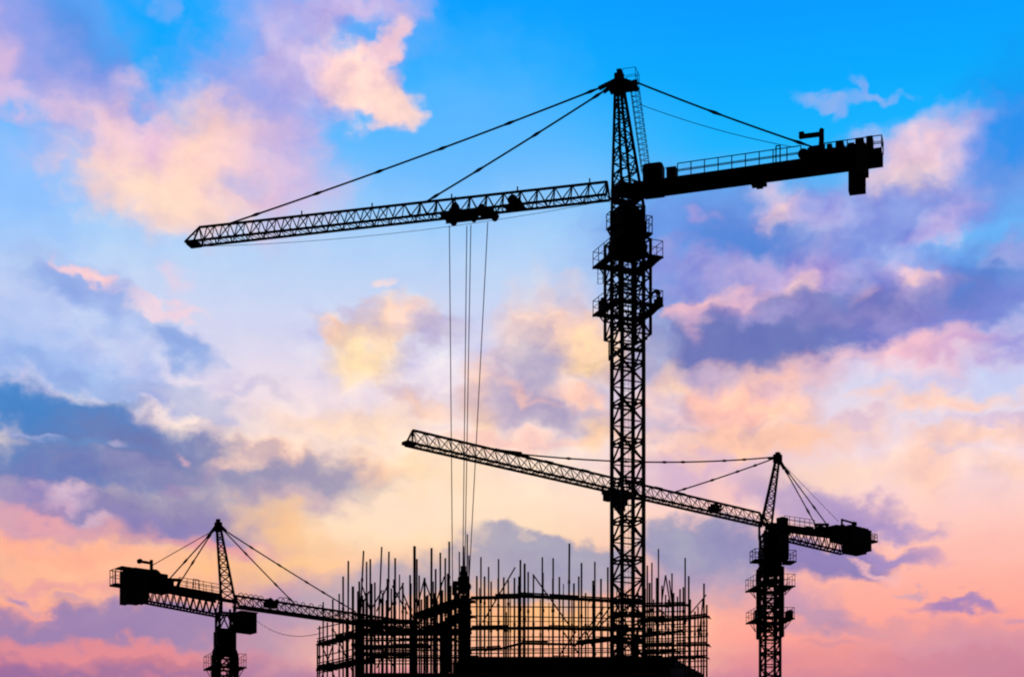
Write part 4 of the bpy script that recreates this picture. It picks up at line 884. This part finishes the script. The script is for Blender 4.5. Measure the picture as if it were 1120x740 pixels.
# billows: lit lumps run pinker and lighter, hollows bluer and darker, strongest inside the cloud banks
LUMPS = [(900, 300, 250, 115, 5, .95), (1030, 190, 90, 55, 10, .7), (190, 165, 160, 95, -12, .42), (370, 65, 100, 75, 0, .8), (130, 490, 210, 80, -5, .7), (420, 375, 100, 55, 0, .8), (600, 420, 95, 95, 0, .9),
         (800, 440, 120, 55, 5, .85), (1040, 470, 120, 70, 0, .5), (400, 480, 110, 60, 0, .5), (600, 625, 110, 50, 0, .35), (775, 610, 90, 45, 0, .4), (940, 590, 90, 45, 0, .45), (90, 620, 170, 70, 0, .3), (130, 360, 110, 60, -25, .45)]
LUMP = math_('ADD', 0.0, .1)
for (x, y, rx, ry, tilt, k) in LUMPS:
    u, v = sky_dir(x, y)
    mp = N('ShaderNodeMapping'); mp.vector_type = 'TEXTURE'; Lk(WUV, mp.inputs['Vector'])
    lc = N('ShaderNodeVectorMath'); lc.operation = 'MULTIPLY_ADD'; Lk(LUMP, lc.inputs[0]); lc.inputs[1].default_value = (1e-7, 1e-7, 0); lc.inputs[2].default_value = (u, v, 0); Lk(lc.outputs[0], mp.inputs['Location'])
    mp.inputs['Rotation'].default_value = (0, 0, R(tilt)); mp.inputs['Scale'].default_value = (rx * PXD, ry * PXD, 1)
    LUMP = math_('MAXIMUM', LUMP, maprange(vmath('LENGTH', mp.outputs[0]).outputs['Value'], 1.35, .45, 0, k))
bv = vmath('ADD', vmath('MULTIPLY', UV, (.8, 1.1, 1)).outputs[0], vmath('SCALE', off2, scale=.5).outputs[0]).outputs[0]
b1 = noise(bv, .95, 3, .5, 5).outputs['Fac']; b2 = noise(bv, 3.1, 6, .6, 6).outputs['Fac']
BIL = math_('ADD', math_('MULTIPLY', math_('SUBTRACT', b1, .5), 1.9), math_('MULTIPLY', math_('SUBTRACT', b2, .5), .42))
BIL = math_('MULTIPLY', BIL, LUMP)
sr = N('ShaderNodeSeparateColor'); Lk(col, sr.inputs[0])
BIL = math_('MULTIPLY', BIL, maprange(sr.outputs[0], .04, .3, 0, 1))
gain = N('ShaderNodeVectorMath'); gain.operation = 'MULTIPLY_ADD'
Lk(BIL, gain.inputs[0]); gain.inputs[1].default_value = (.58, .54, .14); gain.inputs[2].default_value = (1, 1, 1)
col = vmath('MULTIPLY', col, gain.outputs[0]).outputs[0]
# the sky dims towards the zenith and away from the sunset (behind the viewer)
DIM = maprange(math_('ABSOLUTE', AZ), 24, 75, 1, .035)
UPD = maprange(EL, 30, 48, 1, .08)
dn = vmath('SCALE', col); Lk(math_('MULTIPLY', DIM, UPD), dn.inputs['Scale'])
sky = N('ShaderNodeTexSky'); sky.sky_type = 'NISHITA'; sky.sun_disc = False; sky.sun_elevation = R(2); sky.sun_rotation = R(0)
sks = vmath('SCALE', sky.outputs[0], scale=.002)
bg = N('ShaderNodeBackground'); Lk(vmath('ADD', dn.outputs[0], sks.outputs[0]).outputs[0], bg.inputs['Color']); bg.inputs['Strength'].default_value = 1.0
out = N('ShaderNodeOutputWorld'); Lk(bg.outputs[0], out.inputs['Surface'])

# the last of the sun, low behind the cranes
sd_ = bpy.data.lights.new('sun', 'SUN'); sd_.energy = .12; sd_.angle = R(.5); sd_.color = (1, .72, .5)
so = bpy.data.objects.new('sun', sd_); COL.objects.link(so); so.rotation_euler = (R(-88), 0, 0); so.location = (0, 400, 60)
